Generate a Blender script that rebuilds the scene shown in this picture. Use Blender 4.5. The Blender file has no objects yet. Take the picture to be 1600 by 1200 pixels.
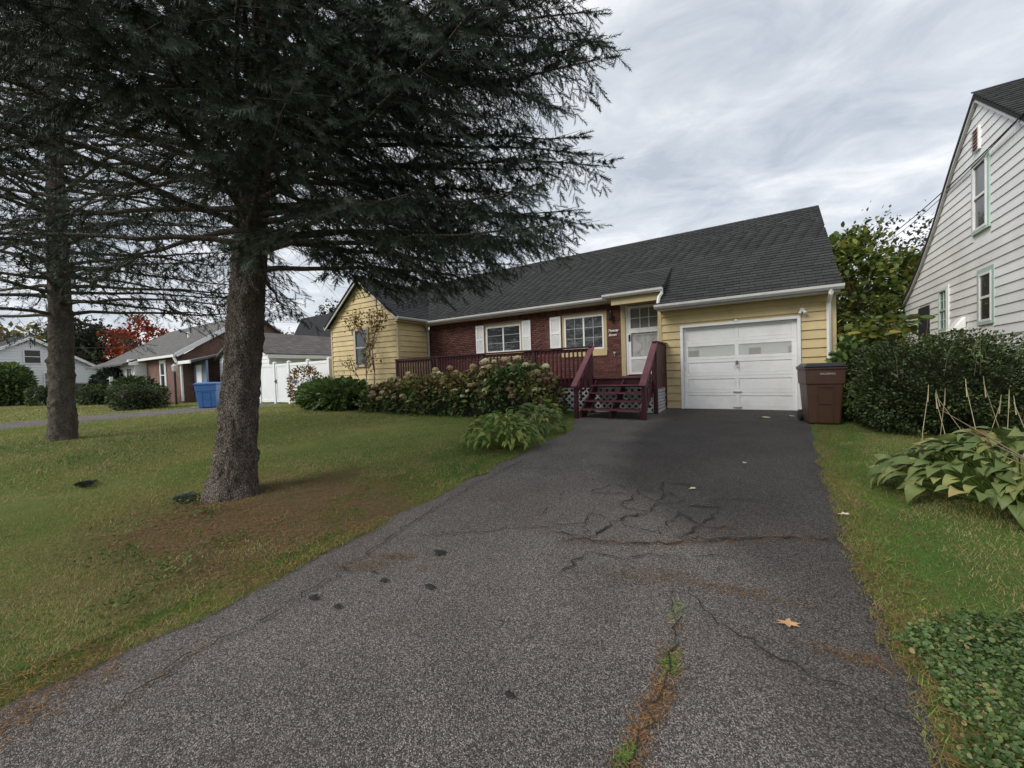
import bpy, math, random
import numpy as np
from mathutils import Matrix, Vector
R = math.radians
sc = bpy.context.scene
col = sc.collection
# ------------------------------------------------------------------ camera
CAM = np.array([0.0, 0.0, 1.078])
F, YAW, PIT, ROL = 616.5, 0.56596, -0.0262, 0.03274
def cam_axes():
    cy, sy = math.cos(YAW), math.sin(YAW)
    w = np.array([-sy*math.cos(PIT), cy*math.cos(PIT), math.sin(PIT)])
    r0 = np.array([cy, sy, 0.]); u0 = np.cross(r0, w)
    return r0*math.cos(ROL)-u0*math.sin(ROL), u0*math.cos(ROL)+r0*math.sin(ROL), w
_r, _u, _w = cam_axes()
cd = bpy.data.cameras.new('camera'); cam = bpy.data.objects.new('camera', cd); col.objects.link(cam)
cam.matrix_world = Matrix(((_r[0], _u[0], -_w[0], CAM[0]), (_r[1], _u[1], -_w[1], CAM[1]), (_r[2], _u[2], -_w[2], CAM[2]), (0, 0, 0, 1)))
cd.sensor_width = 36; cd.lens = F/1600*36; cd.clip_start = 0.05; cd.clip_end = 2000
sc.camera = cam
# ------------------------------------------------------------------ sky, sun, exposure
SUN_EL, SUN_ROT = R(40), R(207)
wd = bpy.data.worlds.new('World'); sc.world = wd; wd.use_nodes = True
nt = wd.node_tree; nt.nodes.clear()
N = lambda t, **k: [setattr(n, a, v) for n in [nt.nodes.new(t)] for a, v in k.items()] and None
def wn(t): return nt.nodes.new(t)
wo = wn('ShaderNodeOutputWorld'); bg = wn('ShaderNodeBackground'); bg.inputs['Strength'].default_value = 0.1
sky = wn('ShaderNodeTexSky'); sky.sky_type = 'NISHITA'; sky.sun_disc = False; sky.sun_elevation = SUN_EL; sky.sun_rotation = SUN_ROT
tc = wn('ShaderNodeTexCoord'); sep = wn('ShaderNodeSeparateXYZ'); nt.links.new(tc.outputs['Generated'], sep.inputs[0])
def wmath(op, a, b=None):
    m = wn('ShaderNodeMath'); m.operation = op
    for i, v in enumerate((a, b)):
        if v is None: continue
        if isinstance(v, (int, float)): m.inputs[i].default_value = v
        else: nt.links.new(v, m.inputs[i])
    return m.outputs[0]
zz = wmath('ADD', wmath('MAXIMUM', sep.outputs[2], 0.0), 0.22)
comb = wn('ShaderNodeCombineXYZ'); nt.links.new(wmath('DIVIDE', sep.outputs[0], zz), comb.inputs[0]); nt.links.new(wmath('DIVIDE', sep.outputs[1], zz), comb.inputs[1])
mp = wn('ShaderNodeMapping'); mp.inputs['Rotation'].default_value = (0, 0, R(-38)); mp.inputs['Scale'].default_value = (1.05, 1.45, 1); nt.links.new(comb.outputs[0], mp.inputs[0])
n1 = wn('ShaderNodeTexNoise'); n1.inputs['Scale'].default_value = 0.9; n1.inputs['Detail'].default_value = 7; n1.inputs['Roughness'].default_value = 0.55; n1.inputs['Distortion'].default_value = 0.35; nt.links.new(mp.outputs[0], n1.inputs['Vector'])
n2 = wn('ShaderNodeTexNoise'); n2.inputs['Scale'].default_value = 3.1; n2.inputs['Detail'].default_value = 6; n2.inputs['Roughness'].default_value = 0.6; n2.inputs['Distortion'].default_value = 0.5; nt.links.new(mp.outputs[0], n2.inputs['Vector'])
nsum = wmath('ADD', wmath('MULTIPLY', n1.outputs[0], 0.5), wmath('MULTIPLY', n2.outputs[0], 0.5))
rp = wn('ShaderNodeValToRGB'); e = rp.color_ramp.elements
e[0].position = 0.38; e[0].color = (2.75, 3.03, 3.42, 1); e[1].position = 0.62; e[1].color = (5.5, 5.5, 5.6, 1)
m = rp.color_ramp.elements.new(0.5); m.color = (3.85, 4.05, 4.32, 1)
nt.links.new(nsum, rp.inputs[0])
mx = wn('ShaderNodeMix'); mx.data_type = 'RGBA'; mx.inputs[0].default_value = 0.93
nt.links.new(sky.outputs[0], mx.inputs[6]); nt.links.new(rp.outputs[0], mx.inputs[7])
nt.links.new(mx.outputs[2], bg.inputs[0]); nt.links.new(bg.outputs[0], wo.inputs[0])
sd = bpy.data.lights.new('sun', 'SUN'); sd.energy = 1.5; sd.angle = R(32); sd.color = (1, 0.96, 0.9)
so = bpy.data.objects.new('sun', sd); col.objects.link(so)
_saz = SUN_ROT
so.rotation_euler = Vector((math.sin(_saz)*math.cos(SUN_EL), math.cos(_saz)*math.cos(SUN_EL), math.sin(SUN_EL))).to_track_quat('Z', 'Y').to_euler()
sc.view_settings.view_transform = 'Standard'; sc.view_settings.look = 'None'; sc.view_settings.gamma = 1; sc.view_settings.exposure = 0.98
try:
    sc.view_settings.use_curve_mapping = False
    sc.cycles.use_denoising = True; sc.cycles.max_bounces = 6; sc.cycles.diffuse_bounces = 3; sc.cycles.glossy_bounces = 3; sc.cycles.transparent_max_bounces = 6
except Exception: pass

# ------------------------------------------------------------------ helpers
def vnoise(x, y, seed=0):
    x = np.asarray(x, float); y = np.asarray(y, float)
    xi = np.floor(x).astype(np.int64); yi = np.floor(y).astype(np.int64); fx = x-xi; fy = y-yi
    fx = fx*fx*(3-2*fx); fy = fy*fy*(3-2*fy)
    def hsh(a, b):
        v = (a*374761393+b*668265263+seed*974634777) & 0x7fffffff
        v = (v ^ (v >> 13))*1274126177 & 0x7fffffff
        return ((v ^ (v >> 16)) & 0xffff)/65535.0
    return (hsh(xi, yi)*(1-fx)+hsh(xi+1, yi)*fx)*(1-fy)+(hsh(xi, yi+1)*(1-fx)+hsh(xi+1, yi+1)*fx)*fy
def fbm(x, y, seed=0, o=4):
    s = 0; a = .5; t = 0
    for k in range(o):
        s = s+a*vnoise(np.asarray(x)*2**k, np.asarray(y)*2**k, seed+k); t += a; a *= .5
    return s/t
def height(x, y):
    x = np.asarray(x, float); y = np.asarray(y, float)
    h = np.interp(y, [-14, -3, 0, 2, 4, 6, 8.5, 10.5, 11, 60], [-.5, -.45, -.38, -.28, -.19, -.12, -.06, -.015, 0, 0])
    k = np.clip((-x-8)/5, 0, 1); k = k*k*(3-2*k)
    return h*(1-.85*k)
def drive_left(y): return np.interp(y, [-14, -3, .2, 1.2, 3.4, 5, 7.4, 8.6, 10.2, 12], [-3.2, -3.1, -3.0, -2.92, -3.05, -3.15, -3.3, -3.85, -3.9, -3.9])+.26*(fbm(np.asarray(y)*2.2, 3.3, 5)-.5)
def drive_right(y): return np.interp(y, [-14, -3, 1.9, 3, 4.2, 6, 8.6, 9.8, 11.3], [.8, .6, .52, .55, .5, .6, .82, .95, 1.36])+.30*(fbm(np.asarray(y)*2.2, 9.3, 8)-.5)

LOC = {}
def thing(name, label, cat, loc=(0, 0, 0), group=None):
    o = bpy.data.objects.new(name, None); col.objects.link(o); o.location = loc; o.empty_display_size = .2
    o['label'] = label; o['category'] = cat
    if group: o['group'] = group
    LOC[o.name] = Vector(loc); return o
def adopt(o, parent):
    if parent is None: return o
    o.parent = parent
    if parent.name in LOC: o.matrix_parent_inverse = Matrix.Translation(-LOC[parent.name])
    return o
def tag(o, label, cat, group=None, kind=None):
    if label: o['label'] = label
    if cat: o['category'] = cat
    if group: o['group'] = group
    if kind: o['kind'] = kind
    return o
def linkmesh(name, me, mat, parent=None):
    if mat and not me.materials: me.materials.append(mat)
    o = bpy.data.objects.new(name, me); col.objects.link(o); return adopt(o, parent)
def mesh(name, v, f, mat, parent=None, smooth=False):
    me = bpy.data.meshes.new(name); me.from_pydata([tuple(map(float, a)) for a in v], [], [tuple(int(i) for i in a) for a in f])
    if smooth: me.polygons.foreach_set('use_smooth', [True]*len(me.polygons))
    return linkmesh(name, me, mat, parent)
def trimesh(name, v, t, mat, parent=None, rnd=None, smooth=False, kind='stuff'):
    v = np.asarray(v, np.float32).reshape(-1, 3); t = np.asarray(t, np.int32).reshape(-1, 3)
    me = bpy.data.meshes.new(name); me.vertices.add(len(v)); me.vertices.foreach_set('co', v.ravel())
    me.loops.add(t.size); me.loops.foreach_set('vertex_index', t.ravel())
    me.polygons.add(len(t)); me.polygons.foreach_set('loop_start', np.arange(0, t.size, 3, dtype=np.int32))
    if smooth: me.polygons.foreach_set('use_smooth', np.ones(len(t), bool))
    if rnd is not None:
        a = me.attributes.new('rnd', 'FLOAT', 'POINT'); a.data.foreach_set('value', np.asarray(rnd, np.float32).ravel())
    me.update(calc_edges=True)
    o = linkmesh(name, me, mat, parent)
    if kind: o['kind'] = kind
    return o
def stamp(tv, tt, M, pos, rnd):
    """copies of a small triangle template: M (n,3,3) columns = axes, pos (n,3)"""
    n = len(pos); V = len(tv)
    v = np.einsum('nij,vj->nvi', M, tv)+pos[:, None, :]
    t = (tt[None]+(np.arange(n)*V)[:, None, None]).reshape(-1, 3)
    return v.reshape(-1, 3), t, np.repeat(rnd, V)
def frames(d, roll=None, up=(0, 0, 1), rng=None):
    """orthonormal frames with x along d; z near up, rolled"""
    d = d/np.maximum(np.linalg.norm(d, axis=1, keepdims=True), 1e-9)
    u = np.broadcast_to(np.array(up, float), d.shape)+1e-3*np.array([.3, .7, .1])
    y = np.cross(u, d); y /= np.maximum(np.linalg.norm(y, axis=1, keepdims=True), 1e-9); z = np.cross(d, y)
    if roll is not None:
        c, s = np.cos(roll)[:, None], np.sin(roll)[:, None]; y, z = y*c+z*s, z*c-y*s
    return np.stack([d, y, z], axis=2)
class MB:
    def __init__(s): s.v = []; s.f = []
    def box(s, x0, x1, y0, y1, z0, z1):
        b = len(s.v); s.v += [(x0, y0, z0), (x1, y0, z0), (x1, y1, z0), (x0, y1, z0), (x0, y0, z1), (x1, y0, z1), (x1, y1, z1), (x0, y1, z1)]
        s.f += [(b, b+3, b+2, b+1), (b+4, b+5, b+6, b+7), (b, b+1, b+5, b+4), (b+1, b+2, b+6, b+5), (b+2, b+3, b+7, b+6), (b+3, b, b+4, b+7)]; return s
    def hexa(s, p):
        b = len(s.v); s.v += list(p); s.f += [(b, b+3, b+2, b+1), (b+4, b+5, b+6, b+7), (b, b+1, b+5, b+4), (b+1, b+2, b+6, b+5), (b+2, b+3, b+7, b+6), (b+3, b, b+4, b+7)]; return s
    def bar(s, a, c, w, h, up=(0, 0, 1)):
        a = np.array(a, float); c = np.array(c, float); d = c-a; L = np.linalg.norm(d); d /= L
        y = np.cross(up, d); y /= np.linalg.norm(y); z = np.cross(d, y); q = []
        for e in (a, c):
            pass
        P = lambda e, i, j: tuple(e+y*i*w/2+z*j*h/2)
        return s.hexa([P(a, -1, -1), P(c, -1, -1), P(c, 1, -1), P(a, 1, -1), P(a, -1, 1), P(c, -1, 1), P(c, 1, 1), P(a, 1, 1)])
    def prism(s, poly, axis, a, c):
        n = len(poly); b = len(s.v)
        def P(p, t):
            return (t, p[0], p[1]) if axis == 'x' else ((p[0], t, p[1]) if axis == 'y' else (p[0], p[1], t))
        s.v += [P(p, a) for p in poly]+[P(p, c) for p in poly]
        s.f += [tuple(b+i for i in range(n))[::-1], tuple(b+n+i for i in range(n))]+[(b+i, b+(i+1) % n, b+n+(i+1) % n, b+n+i) for i in range(n)]; return s
    def tube(s, pts, rad, n=8, cap=True):
        pts = np.array(pts, float); b = len(s.v); k = len(pts)
        rad = np.broadcast_to(np.array(rad, float), (k,))
        t = np.gradient(pts, axis=0); t /= np.linalg.norm(t, axis=1, keepdims=True)
        ref = np.array([0, 0, 1.]) if abs(t[0][2]) < .9 else np.array([1., 0, 0])
        y = np.cross(ref, t[0]); y /= np.linalg.norm(y)
        for i in range(k):
            y = y-t[i]*(y@t[i]); y /= np.linalg.norm(y); z = np.cross(t[i], y)
            for j in range(n):
                a = 2*math.pi*j/n; s.v.append(tuple(pts[i]+rad[i]*(y*math.cos(a)+z*math.sin(a))))
        for i in range(k-1):
            for j in range(n): s.f.append((b+i*n+j, b+i*n+(j+1) % n, b+(i+1)*n+(j+1) % n, b+(i+1)*n+j))
        if cap: s.f += [tuple(b+j for j in range(n))[::-1], tuple(b+(k-1)*n+j for j in range(n))]
        return s
    def build(s, name, mat, parent=None, smooth=False, bevel=0):
        o = mesh(name, s.v, s.f, mat, parent, smooth)
        if bevel:
            md = o.modifiers.new('bevel', 'BEVEL'); md.width = bevel; md.segments = 2; md.limit_method = 'ANGLE'
        return o
def box(name, x0, x1, y0, y1, z0, z1, mat, parent=None, bevel=0): return MB().box(x0, x1, y0, y1, z0, z1).build(name, mat, parent, bevel=bevel)
CUBE_V = np.array([(x, y, z) for z in (-.5, .5) for y in (-.5, .5) for x in (-.5, .5)], float)
CUBE_F = [(0, 2, 3, 1), (4, 5, 7, 6), (0, 1, 5, 4), (1, 3, 7, 5), (3, 2, 6, 7), (2, 0, 4, 6)]
CUBE_T = np.array([t for f in CUBE_F for t in ((f[0], f[1], f[2]), (f[0], f[2], f[3]))])
def pieces(name, mat, parent, Ms, limit=300, rest='piece_field', keep=None):
    """the nearest pieces as single objects that share one mesh, the others joined"""
    if not Ms: return
    me = bpy.data.meshes.new(name); me.from_pydata([tuple(a) for a in CUBE_V], [], CUBE_F); me.materials.append(mat)
    Ms = sorted(Ms, key=lambda M: np.linalg.norm(M[:3, 3]-CAM)+(0 if keep is None or keep(M[:3, 3]) else 1000))
    for M in Ms[:limit]:
        o = bpy.data.objects.new(name, me); col.objects.link(o); adopt(o, parent); o.matrix_basis = Matrix([list(r) for r in M])
    if len(Ms) > limit:
        A = np.array(Ms[limit:]); rn = np.random.default_rng(len(Ms)).random(len(A))
        v, t, q = stamp(CUBE_V, CUBE_T, A[:, :3, :3], A[:, :3, 3], rn)
        trimesh(rest, v, t, mat, parent, q)
def M4(ax, ay, az, c):
    m = np.eye(4); m[:3, 0] = ax; m[:3, 1] = ay; m[:3, 2] = az; m[:3, 3] = c; return m

# ------------------------------------------------------------------ materials
def newmat(name):
    m = bpy.data.materials.new(name); m.use_nodes = True; t = m.node_tree; b = t.nodes['Principled BSDF']; return m, t, b
class G:
    """tiny node-graph helper"""
    def __init__(s, t): s.t = t
    def n(s, ty, ins=None, **k):
        x = s.t.nodes.new(ty)
        for a, v in k.items(): setattr(x, a, v)
        for a, v in (ins or {}).items():
            if isinstance(v, bpy.types.NodeSocket): s.t.links.new(v, x.inputs[a])
            else: x.inputs[a].default_value = v
        return x
    def math(s, op, a, b=0.0): return s.n('ShaderNodeMath', {0: a, 1: b}, operation=op).outputs[0]
    def noise(s, vec, scale, detail=4, rough=.55, dist=0): return s.n('ShaderNodeTexNoise', {'Vector': vec, 'Scale': scale, 'Detail': detail, 'Roughness': rough, 'Distortion': dist}).outputs[0]
    def ramp(s, fac, stops):
        r = s.n('ShaderNodeValToRGB', {0: fac}); e = r.color_ramp.elements
        while len(e) < len(stops): e.new(.5)
        for i, (p, c) in enumerate(stops): e[i].position = p; e[i].color = (*c, 1) if len(c) == 3 else c
        return r.outputs[0]
    def mix(s, fac, a, b, mode='MIX'):
        x = s.n('ShaderNodeMix', data_type='RGBA', blend_type=mode)
        for i, v in ((0, fac), (6, a), (7, b)):
            if isinstance(v, bpy.types.NodeSocket): s.t.links.new(v, x.inputs[i])
            else: x.inputs[i].default_value = v if i == 0 else (*v, 1)
        return x.outputs[2]
    def pos(s, scale=(1, 1, 1)):
        g = s.n('ShaderNodeNewGeometry'); mp = s.n('ShaderNodeMapping', {'Vector': g.outputs['Position'], 'Scale': scale}); return mp.outputs[0]
    def rnd(s):
        a = s.n('ShaderNodeAttribute', attribute_name='rnd'); o = s.n('ShaderNodeObjectInfo')
        return s.math('FRACT', s.math('ADD', a.outputs['Fac'], o.outputs['Random']))
    def bump(s, h, dist=.01, strength=.6, nrm=None):
        b = s.n('ShaderNodeBump', {'Height': h, 'Distance': dist, 'Strength': strength})
        if nrm: s.t.links.new(nrm, b.inputs['Normal'])
        return b.outputs[0]
def pmat(name, c, rough=.6, var=.15, scale=3, rvar=.12, bump=0, bscale=60, metal=0, spec=.4, stretch=(1, 1, 1), dirt=None, dscale=1.2):
    m, t, b = newmat(name); g = G(t); p = g.pos(stretch)
    lo = tuple(x*(1-var) for x in c); hi = tuple(min(1, x*(1+var)) for x in c)
    colr = g.ramp(g.noise(p, scale, 6, .6), [(.3, lo), (.7, hi)])
    if rvar:
        colr = g.mix(1.0, colr, g.ramp(g.rnd(), [(0, (1-rvar,)*3), (1, (1+rvar,)*3)]), 'MULTIPLY')
    if dirt:
        colr = g.mix(g.ramp(g.noise(p, dscale, 8, .7), [(.48, (0, 0, 0)), (.75, (.75,)*3)]), colr, dirt)
    t.links.new(colr, b.inputs['Base Color']); b.inputs['Roughness'].default_value = rough; b.inputs['Metallic'].default_value = metal
    b.inputs['Specular IOR Level'].default_value = spec
    if bump: t.links.new(g.bump(g.noise(p, bscale, 5, .65), .01, bump), b.inputs['Normal'])
    return m
def leafmat(name, stops, rough=.5, spec=.3, trans=.25, pscale=1.2, pvar=.35):
    m, t, b = newmat(name); g = G(t)
    c = g.ramp(g.rnd(), stops)
    k = g.ramp(g.noise(g.pos(), pscale, 3), [(.3, (1-pvar,)*3), (.7, (1+pvar,)*3)])
    c = g.mix(1.0, c, k, 'MULTIPLY')
    t.links.new(c, b.inputs['Base Color']); b.inputs['Roughness'].default_value = rough; b.inputs['Specular IOR Level'].default_value = spec
    tr = g.n('ShaderNodeBsdfTranslucent', {'Color': c}); mixs = g.n('ShaderNodeMixShader', {0: trans})
    t.links.new(b.outputs[0], mixs.inputs[1]); t.links.new(tr.outputs[0], mixs.inputs[2])
    t.links.new(mixs.outputs[0], t.nodes['Material Output'].inputs[0]); return m
W = {}
W['yellow'] = pmat('yellow_siding', (.60, .475, .245), .55, .06, 2, .05, .12, 90, dirt=(.36, .30, .18), dscale=.9)
W['tan'] = pmat('tan_trim', (.50, .41, .23), .6, .08, 4, .05)
W['white'] = pmat('white_paint', (.82, .82, .81), .5, .03, 5, .02, .08, 120, dirt=(.68, .67, .65), dscale=2.0)
W['offwhite'] = pmat('weathered_white_siding', (.80, .80, .80), .6, .03, 3, .04, .1, 80, dirt=(.60, .59, .57), dscale=.7)
W['gutter'] = pmat('gutter_metal', (.50, .49, .47), .45, .1, 6, 0)
W['vinyl'] = pmat('white_vinyl', (.78, .79, .80), .4, .03, 2, .02)
W['brick'] = pmat('red_brick', (.125, .048, .038), .85, .25, 14, .38, .5, 140)
W['mortar'] = pmat('mortar', (.30, .24, .21), .95, .15, 30, 0, .4, 150)
W['shingle'] = pmat('asphalt_shingle', (.036, .037, .037), .95, .25, 40, .24, .5, 260)
W['roofdark'] = pmat('roof_underlay', (.02, .02, .02), .95, .2, 20, 0)
W['burgundy'] = pmat('burgundy_stain', (.060, .0135, .019), .55, .18, 8, .2, .15, 60, stretch=(3, 3, .6))
W['pinkrail'] = pmat('faded_burgundy', (.19, .065, .078), .65, .25, 7, .1, .15, 60)
W['lattice'] = pmat('white_lattice', (.62, .62, .62), .6, .12, 6, .08)
W['black'] = pmat('black_metal', (.012, .012, .013), .4, .2, 10, 0)
W['door'] = pmat('door_white', (.55, .555, .56), .4, .04, 5, 0)
W['door_in'] = pmat('inner_door', (.42, .42, .41), .5, .05, 5, 0)
W['alu'] = pmat('grey_aluminium', (.45, .45, .44), .4, .1, 6, 0)
W['curtain'] = pmat('curtain', (.22, .215, .20), .9, .2, 30, 0)
W['mint'] = pmat('mint_trim', (.42, .55, .49), .6, .08, 6, 0, dirt=(.5, .55, .5))
W['bark'] = None
W['can'] = pmat('brown_plastic', (.080, .040, .027), .45, .12, 6, 0, .05, 200)
W['canlid'] = pmat('black_plastic', (.016, .016, .020), .38, .1, 6, 0)
W['blue'] = pmat('blue_plastic', (.06, .17, .43), .4, .1, 5, 0)
W['greymetal'] = pmat('steel', (.3, .3, .3), .35, .1, 8, 0, metal=.8)
W['concrete'] = pmat('concrete', (.24, .25, .26), .9, .15, 6, 0, .3, 60)
W['bluesiding'] = pmat('blue_siding', (.20, .25, .36), .6, .08, 3, .1)
W['cable'] = pmat('cable_black', (.02, .02, .022), .6, .1, 5, 0)
W['wood'] = pmat('dry_stem', (.16, .12, .085), .8, .25, 20, .2)
W['straw'] = pmat('dry_stalk', (.42, .35, .22), .8, .2, 20, .25)
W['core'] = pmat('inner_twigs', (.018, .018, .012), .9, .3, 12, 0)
W['soil'] = pmat('soil', (.045, .032, .024), .95, .3, 20, 0, .6, 60)
W['louvre'] = pmat('louvre_red', (.22, .09, .08), .7, .15, 10, 0)
def glass(name, tint=(.012, .014, .016), fac=.3, wave=0.0):
    m, t, b = newmat(name); g = G(t)
    b.inputs['Base Color'].default_value = (*tint, 1); b.inputs['Roughness'].default_value = .25
    gl = g.n('ShaderNodeBsdfGlossy', {'Color': (.9, .92, .94, 1), 'Roughness': .015})
    if wave: t.links.new(g.bump(g.noise(g.pos(), 3.0, 2, .4), .02, wave), gl.inputs['Normal'])
    mixs = g.n('ShaderNodeMixShader', {0: fac}); t.links.new(b.outputs[0], mixs.inputs[1]); t.links.new(gl.outputs[0], mixs.inputs[2])
    t.links.new(mixs.outputs[0], t.nodes['Material Output'].inputs[0]); return m
W['glass'] = glass('window_glass', fac=.075, wave=.05)
W['painted_mirror'] = glass('garage_glass_reflection_tint', (.74, .72, .66), .55, .012)  # pale base colour stands in for the bright house reflected in the panes
W['screen'] = glass('screened_glass', (.035, .035, .033), .08)
# textures for far brick and roofs
def brickmat(name, c1, c2, mort, sx, sz, axis='x', bump=.3, rough=.9, off=.5):
    m, t, b = newmat(name); g = G(t); ge = g.n('ShaderNodeNewGeometry'); s = g.n('ShaderNodeSeparateXYZ', {0: ge.outputs['Position']})
    cm = g.n('ShaderNodeCombineXYZ', {0: g.math('ADD', s.outputs[0], s.outputs[1]), 1: s.outputs[2]})
    br = g.n('ShaderNodeTexBrick', {'Vector': cm.outputs[0], 'Color1': (*c1, 1), 'Color2': (*c2, 1), 'Mortar': (*mort, 1), 'Scale': 1.0, 'Mortar Size': .012, 'Brick Width': sx, 'Row Height': sz})
    c = g.mix(1.0, br.outputs[0], g.ramp(g.noise(g.pos(), 2.5, 6), [(.3, (.8,)*3), (.7, (1.2,)*3)]), 'MULTIPLY')
    t.links.new(c, b.inputs['Base Color']); b.inputs['Roughness'].default_value = rough
    t.links.new(g.bump(br.outputs[1], .01, -bump), b.inputs['Normal']); return m
W['farbrick'] = brickmat('far_red_brick', (.17, .068, .050), (.12, .045, .035), (.19, .14, .12), .21, .07)
W['farroof'] = brickmat('far_grey_shingle', (.12, .115, .11), (.085, .08, .078), (.05, .05, .05), .33, .10)
W['brownroof'] = brickmat('brown_shingle', (.15, .125, .115), (.08, .07, .068), (.05, .045, .045), .30, .07)
W['darkroof'] = brickmat('charcoal_shingle', (.035, .038, .045), (.028, .03, .035), (.02, .02, .02), .33, .10)

# ------------------------------------------------------------------ ground, driveways, road
def ground_mat():
    m, t, b = newmat('lawn_ground'); g = G(t); p = g.pos()
    nA = g.noise(p, .55, 5, .6); nB = g.noise(p, 6, 6, .7); nC = g.noise(p, 60, 4, .7)
    c = g.ramp(nA, [(.3, (.064, .13, .024)), (.5, (.115, .17, .04)), (.68, (.20, .205, .066))])
    c = g.mix(g.ramp(nB, [(.45, (0,)*3), (.75, (.6,)*3)]), c, (.13, .10, .05))
    c = g.mix(1.0, c, g.ramp(nC, [(.25, (.55,)*3), (.75, (1.45,)*3)]), 'MULTIPLY')
    # bare, needle-strewn soil round the spruce and along the driveway
    vm = g.n('ShaderNodeVectorMath', {0: p, 1: (-4.25, 2.0, -.25)}, operation='SUBTRACT'); sx = g.n('ShaderNodeVectorMath', {0: vm.outputs[0], 1: (.50, .66, 0)}, operation='MULTIPLY')
    ln = g.n('ShaderNodeVectorMath', {0: sx.outputs[0]}, operation='LENGTH').outputs['Value']
    d = g.math('MULTIPLY', .5, g.math('ADD', ln, g.math('MULTIPLY', g.noise(p, 1.6, 6, .7), 1.3)))
    c = g.mix(g.ramp(d, [(.0, (.95,)*3), (.66, (.75,)*3), (.9, (0,)*3)]), c, g.mix(g.noise(p, 25, 5, .7), (.05, .028, .019), (.26, .160, .100)))
    t.links.new(c, b.inputs['Base Color']); b.inputs['Roughness'].default_value = .95; b.inputs['Specular IOR Level'].default_value = .1
    t.links.new(g.bump(g.math('ADD', nC, g.noise(p, 220, 3)), .02, .9), b.inputs['Normal']); return m
xs = np.concatenate([np.linspace(-260, -24, 24), np.arange(-23, 7, .25), np.linspace(8, 220, 20)]); ys = np.concatenate([np.linspace(-120, -8, 14), np.arange(-7, 14, .25), np.linspace(15, 260, 26)])
XX, YY = np.meshgrid(xs, ys); ZZ = height(XX, YY)+.02*(fbm(XX*.9, YY*.9, 2)-.5); ZZ = np.where((XX > -3.2) & (XX < .7) & (YY < 11.3), ZZ-.03, ZZ); nx, ny = len(xs), len(ys)
gv = np.stack([XX, YY, ZZ], -1).reshape(-1, 3); ii = (np.arange(ny-1)[:, None]*nx+np.arange(nx-1)[None]).ravel()
gt = np.concatenate([np.stack([ii, ii+1, ii+nx+1], 1), np.stack([ii, ii+nx+1, ii+nx], 1)])
trimesh('ground', gv, gt, ground_mat(), smooth=True, kind='structure')
def asphalt_mat(name, base=.152, zones=True):
    m, t, b = newmat(name); g = G(t); p = g.pos()
    nb = g.noise(p, 1.3, 6, .6); fine = g.noise(p, 260, 3, .6)
    vo = g.n('ShaderNodeTexVoronoi', {'Vector': p, 'Scale': 225.0, 'Randomness': 1.0}); vcol = vo.outputs['Color']
    sepc = g.n('ShaderNodeSeparateColor', {0: vcol})
    st = g.ramp(sepc.outputs[0], [(0, (base*.32, base*.30, base*.29)), (.45, (base*.72, base*.70, base*.68)), (.8, (base*1.75, base*1.68, base*1.62)), (.985, (base*3.3, base*3.1, base*2.9))])
    c = g.mix(1.0, st, g.ramp(nb, [(.3, (.88, .83, .80)), (.7, (1.22, 1.15, 1.09))]), 'MULTIPLY')
    c = g.mix(g.ramp(g.noise(p, .9, 5, .6), [(.52, (0,)*3), (.72, (.22,)*3)]), c, (.14, .095, .075))
    if zones:
        # newer, darker seal coat on the garage side: x > boundary(y)
        s = g.n('ShaderNodeSeparateXYZ', {0: p}); wob = g.math('MULTIPLY', g.math('SUBTRACT', g.noise(p, .8, 5, .6), .5), 1.1)
        bd = g.n('ShaderNodeFloatCurve', {'Value': g.math('MULTIPLY', s.outputs[1], .1)}); cv = bd.mapping.curves[0]
        cv.points[0].location = (0, .74); cv.points[-1].location = (1, .2)
        for (u_, w_) in ((.25, .70), (.34, .55), (.39, .42), (.46, .32), (.64, .23)): cv.points.new(u_, w_)
        bd.mapping.update()
        q = g.math('ADD', g.math('SUBTRACT', s.outputs[0], g.math('SUBTRACT', g.math('MULTIPLY', bd.outputs[0], 4.0), 3.0)), wob)
        dk = g.ramp(q, [(-.0, (1,)*3), (.45, (.46, .455, .46))]); low = g.n('ShaderNodeMapRange', {0: s.outputs[1], 1: 2.2, 2: 3.9, 3: .55, 4: 1.0}).outputs[0]
        dk = g.mix(low, (1, 1, 1), dk)
        c = g.mix(1.0, c, dk, 'MULTIPLY')
    t.links.new(c, b.inputs['Base Color']); b.inputs['Roughness'].default_value = .85; b.inputs['Specular IOR Level'].default_value = .3
    hgt = g.math('ADD', g.math('MULTIPLY', vo.outputs['Distance'], -1.2), fine)
    t.links.new(g.bump(hgt, .010, 1.0), b.inputs['Normal']); return m
W['asphalt'] = asphalt_mat('asphalt')
W['asphalt2'] = asphalt_mat('neighbour_asphalt', .13, False)
def drive(name, mat, L, Rr, y0, y1, dy, nc, dz):
    yy = np.arange(y0, y1+1e-6, dy); v = []
    for y in yy:
        a, c = float(L(y)), float(Rr(y))
        for k in range(nc+1):
            x = a+(c-a)*k/nc; e = -.03 if k in (0, nc) else 0
            v.append((x, y, float(height(x, y))+dz+e+.012*float(fbm(x*1.1, y*1.1, 31)-.5)))
    f = [(r*(nc+1)+k, r*(nc+1)+k+1, (r+1)*(nc+1)+k+1, (r+1)*(nc+1)+k) for r in range(len(yy)-1) for k in range(nc)]
    o = mesh(name, v, f, mat, smooth=True); o['kind'] = 'structure'; return o
drive('driveway', W['asphalt'], drive_left, drive_right, -6, 11.26, .06, 24, .012)
drive('neighbour_driveway', W['asphalt2'], lambda y: -22.1+.1*math.sin(y), lambda y: -18.6+.1*math.sin(y*1.3), -6, 9.6, .3, 6, .03)
o = drive('road', W['asphalt2'], lambda y: -120., lambda y: 120., -13.5, -6.2, .9, 40, .03)

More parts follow.
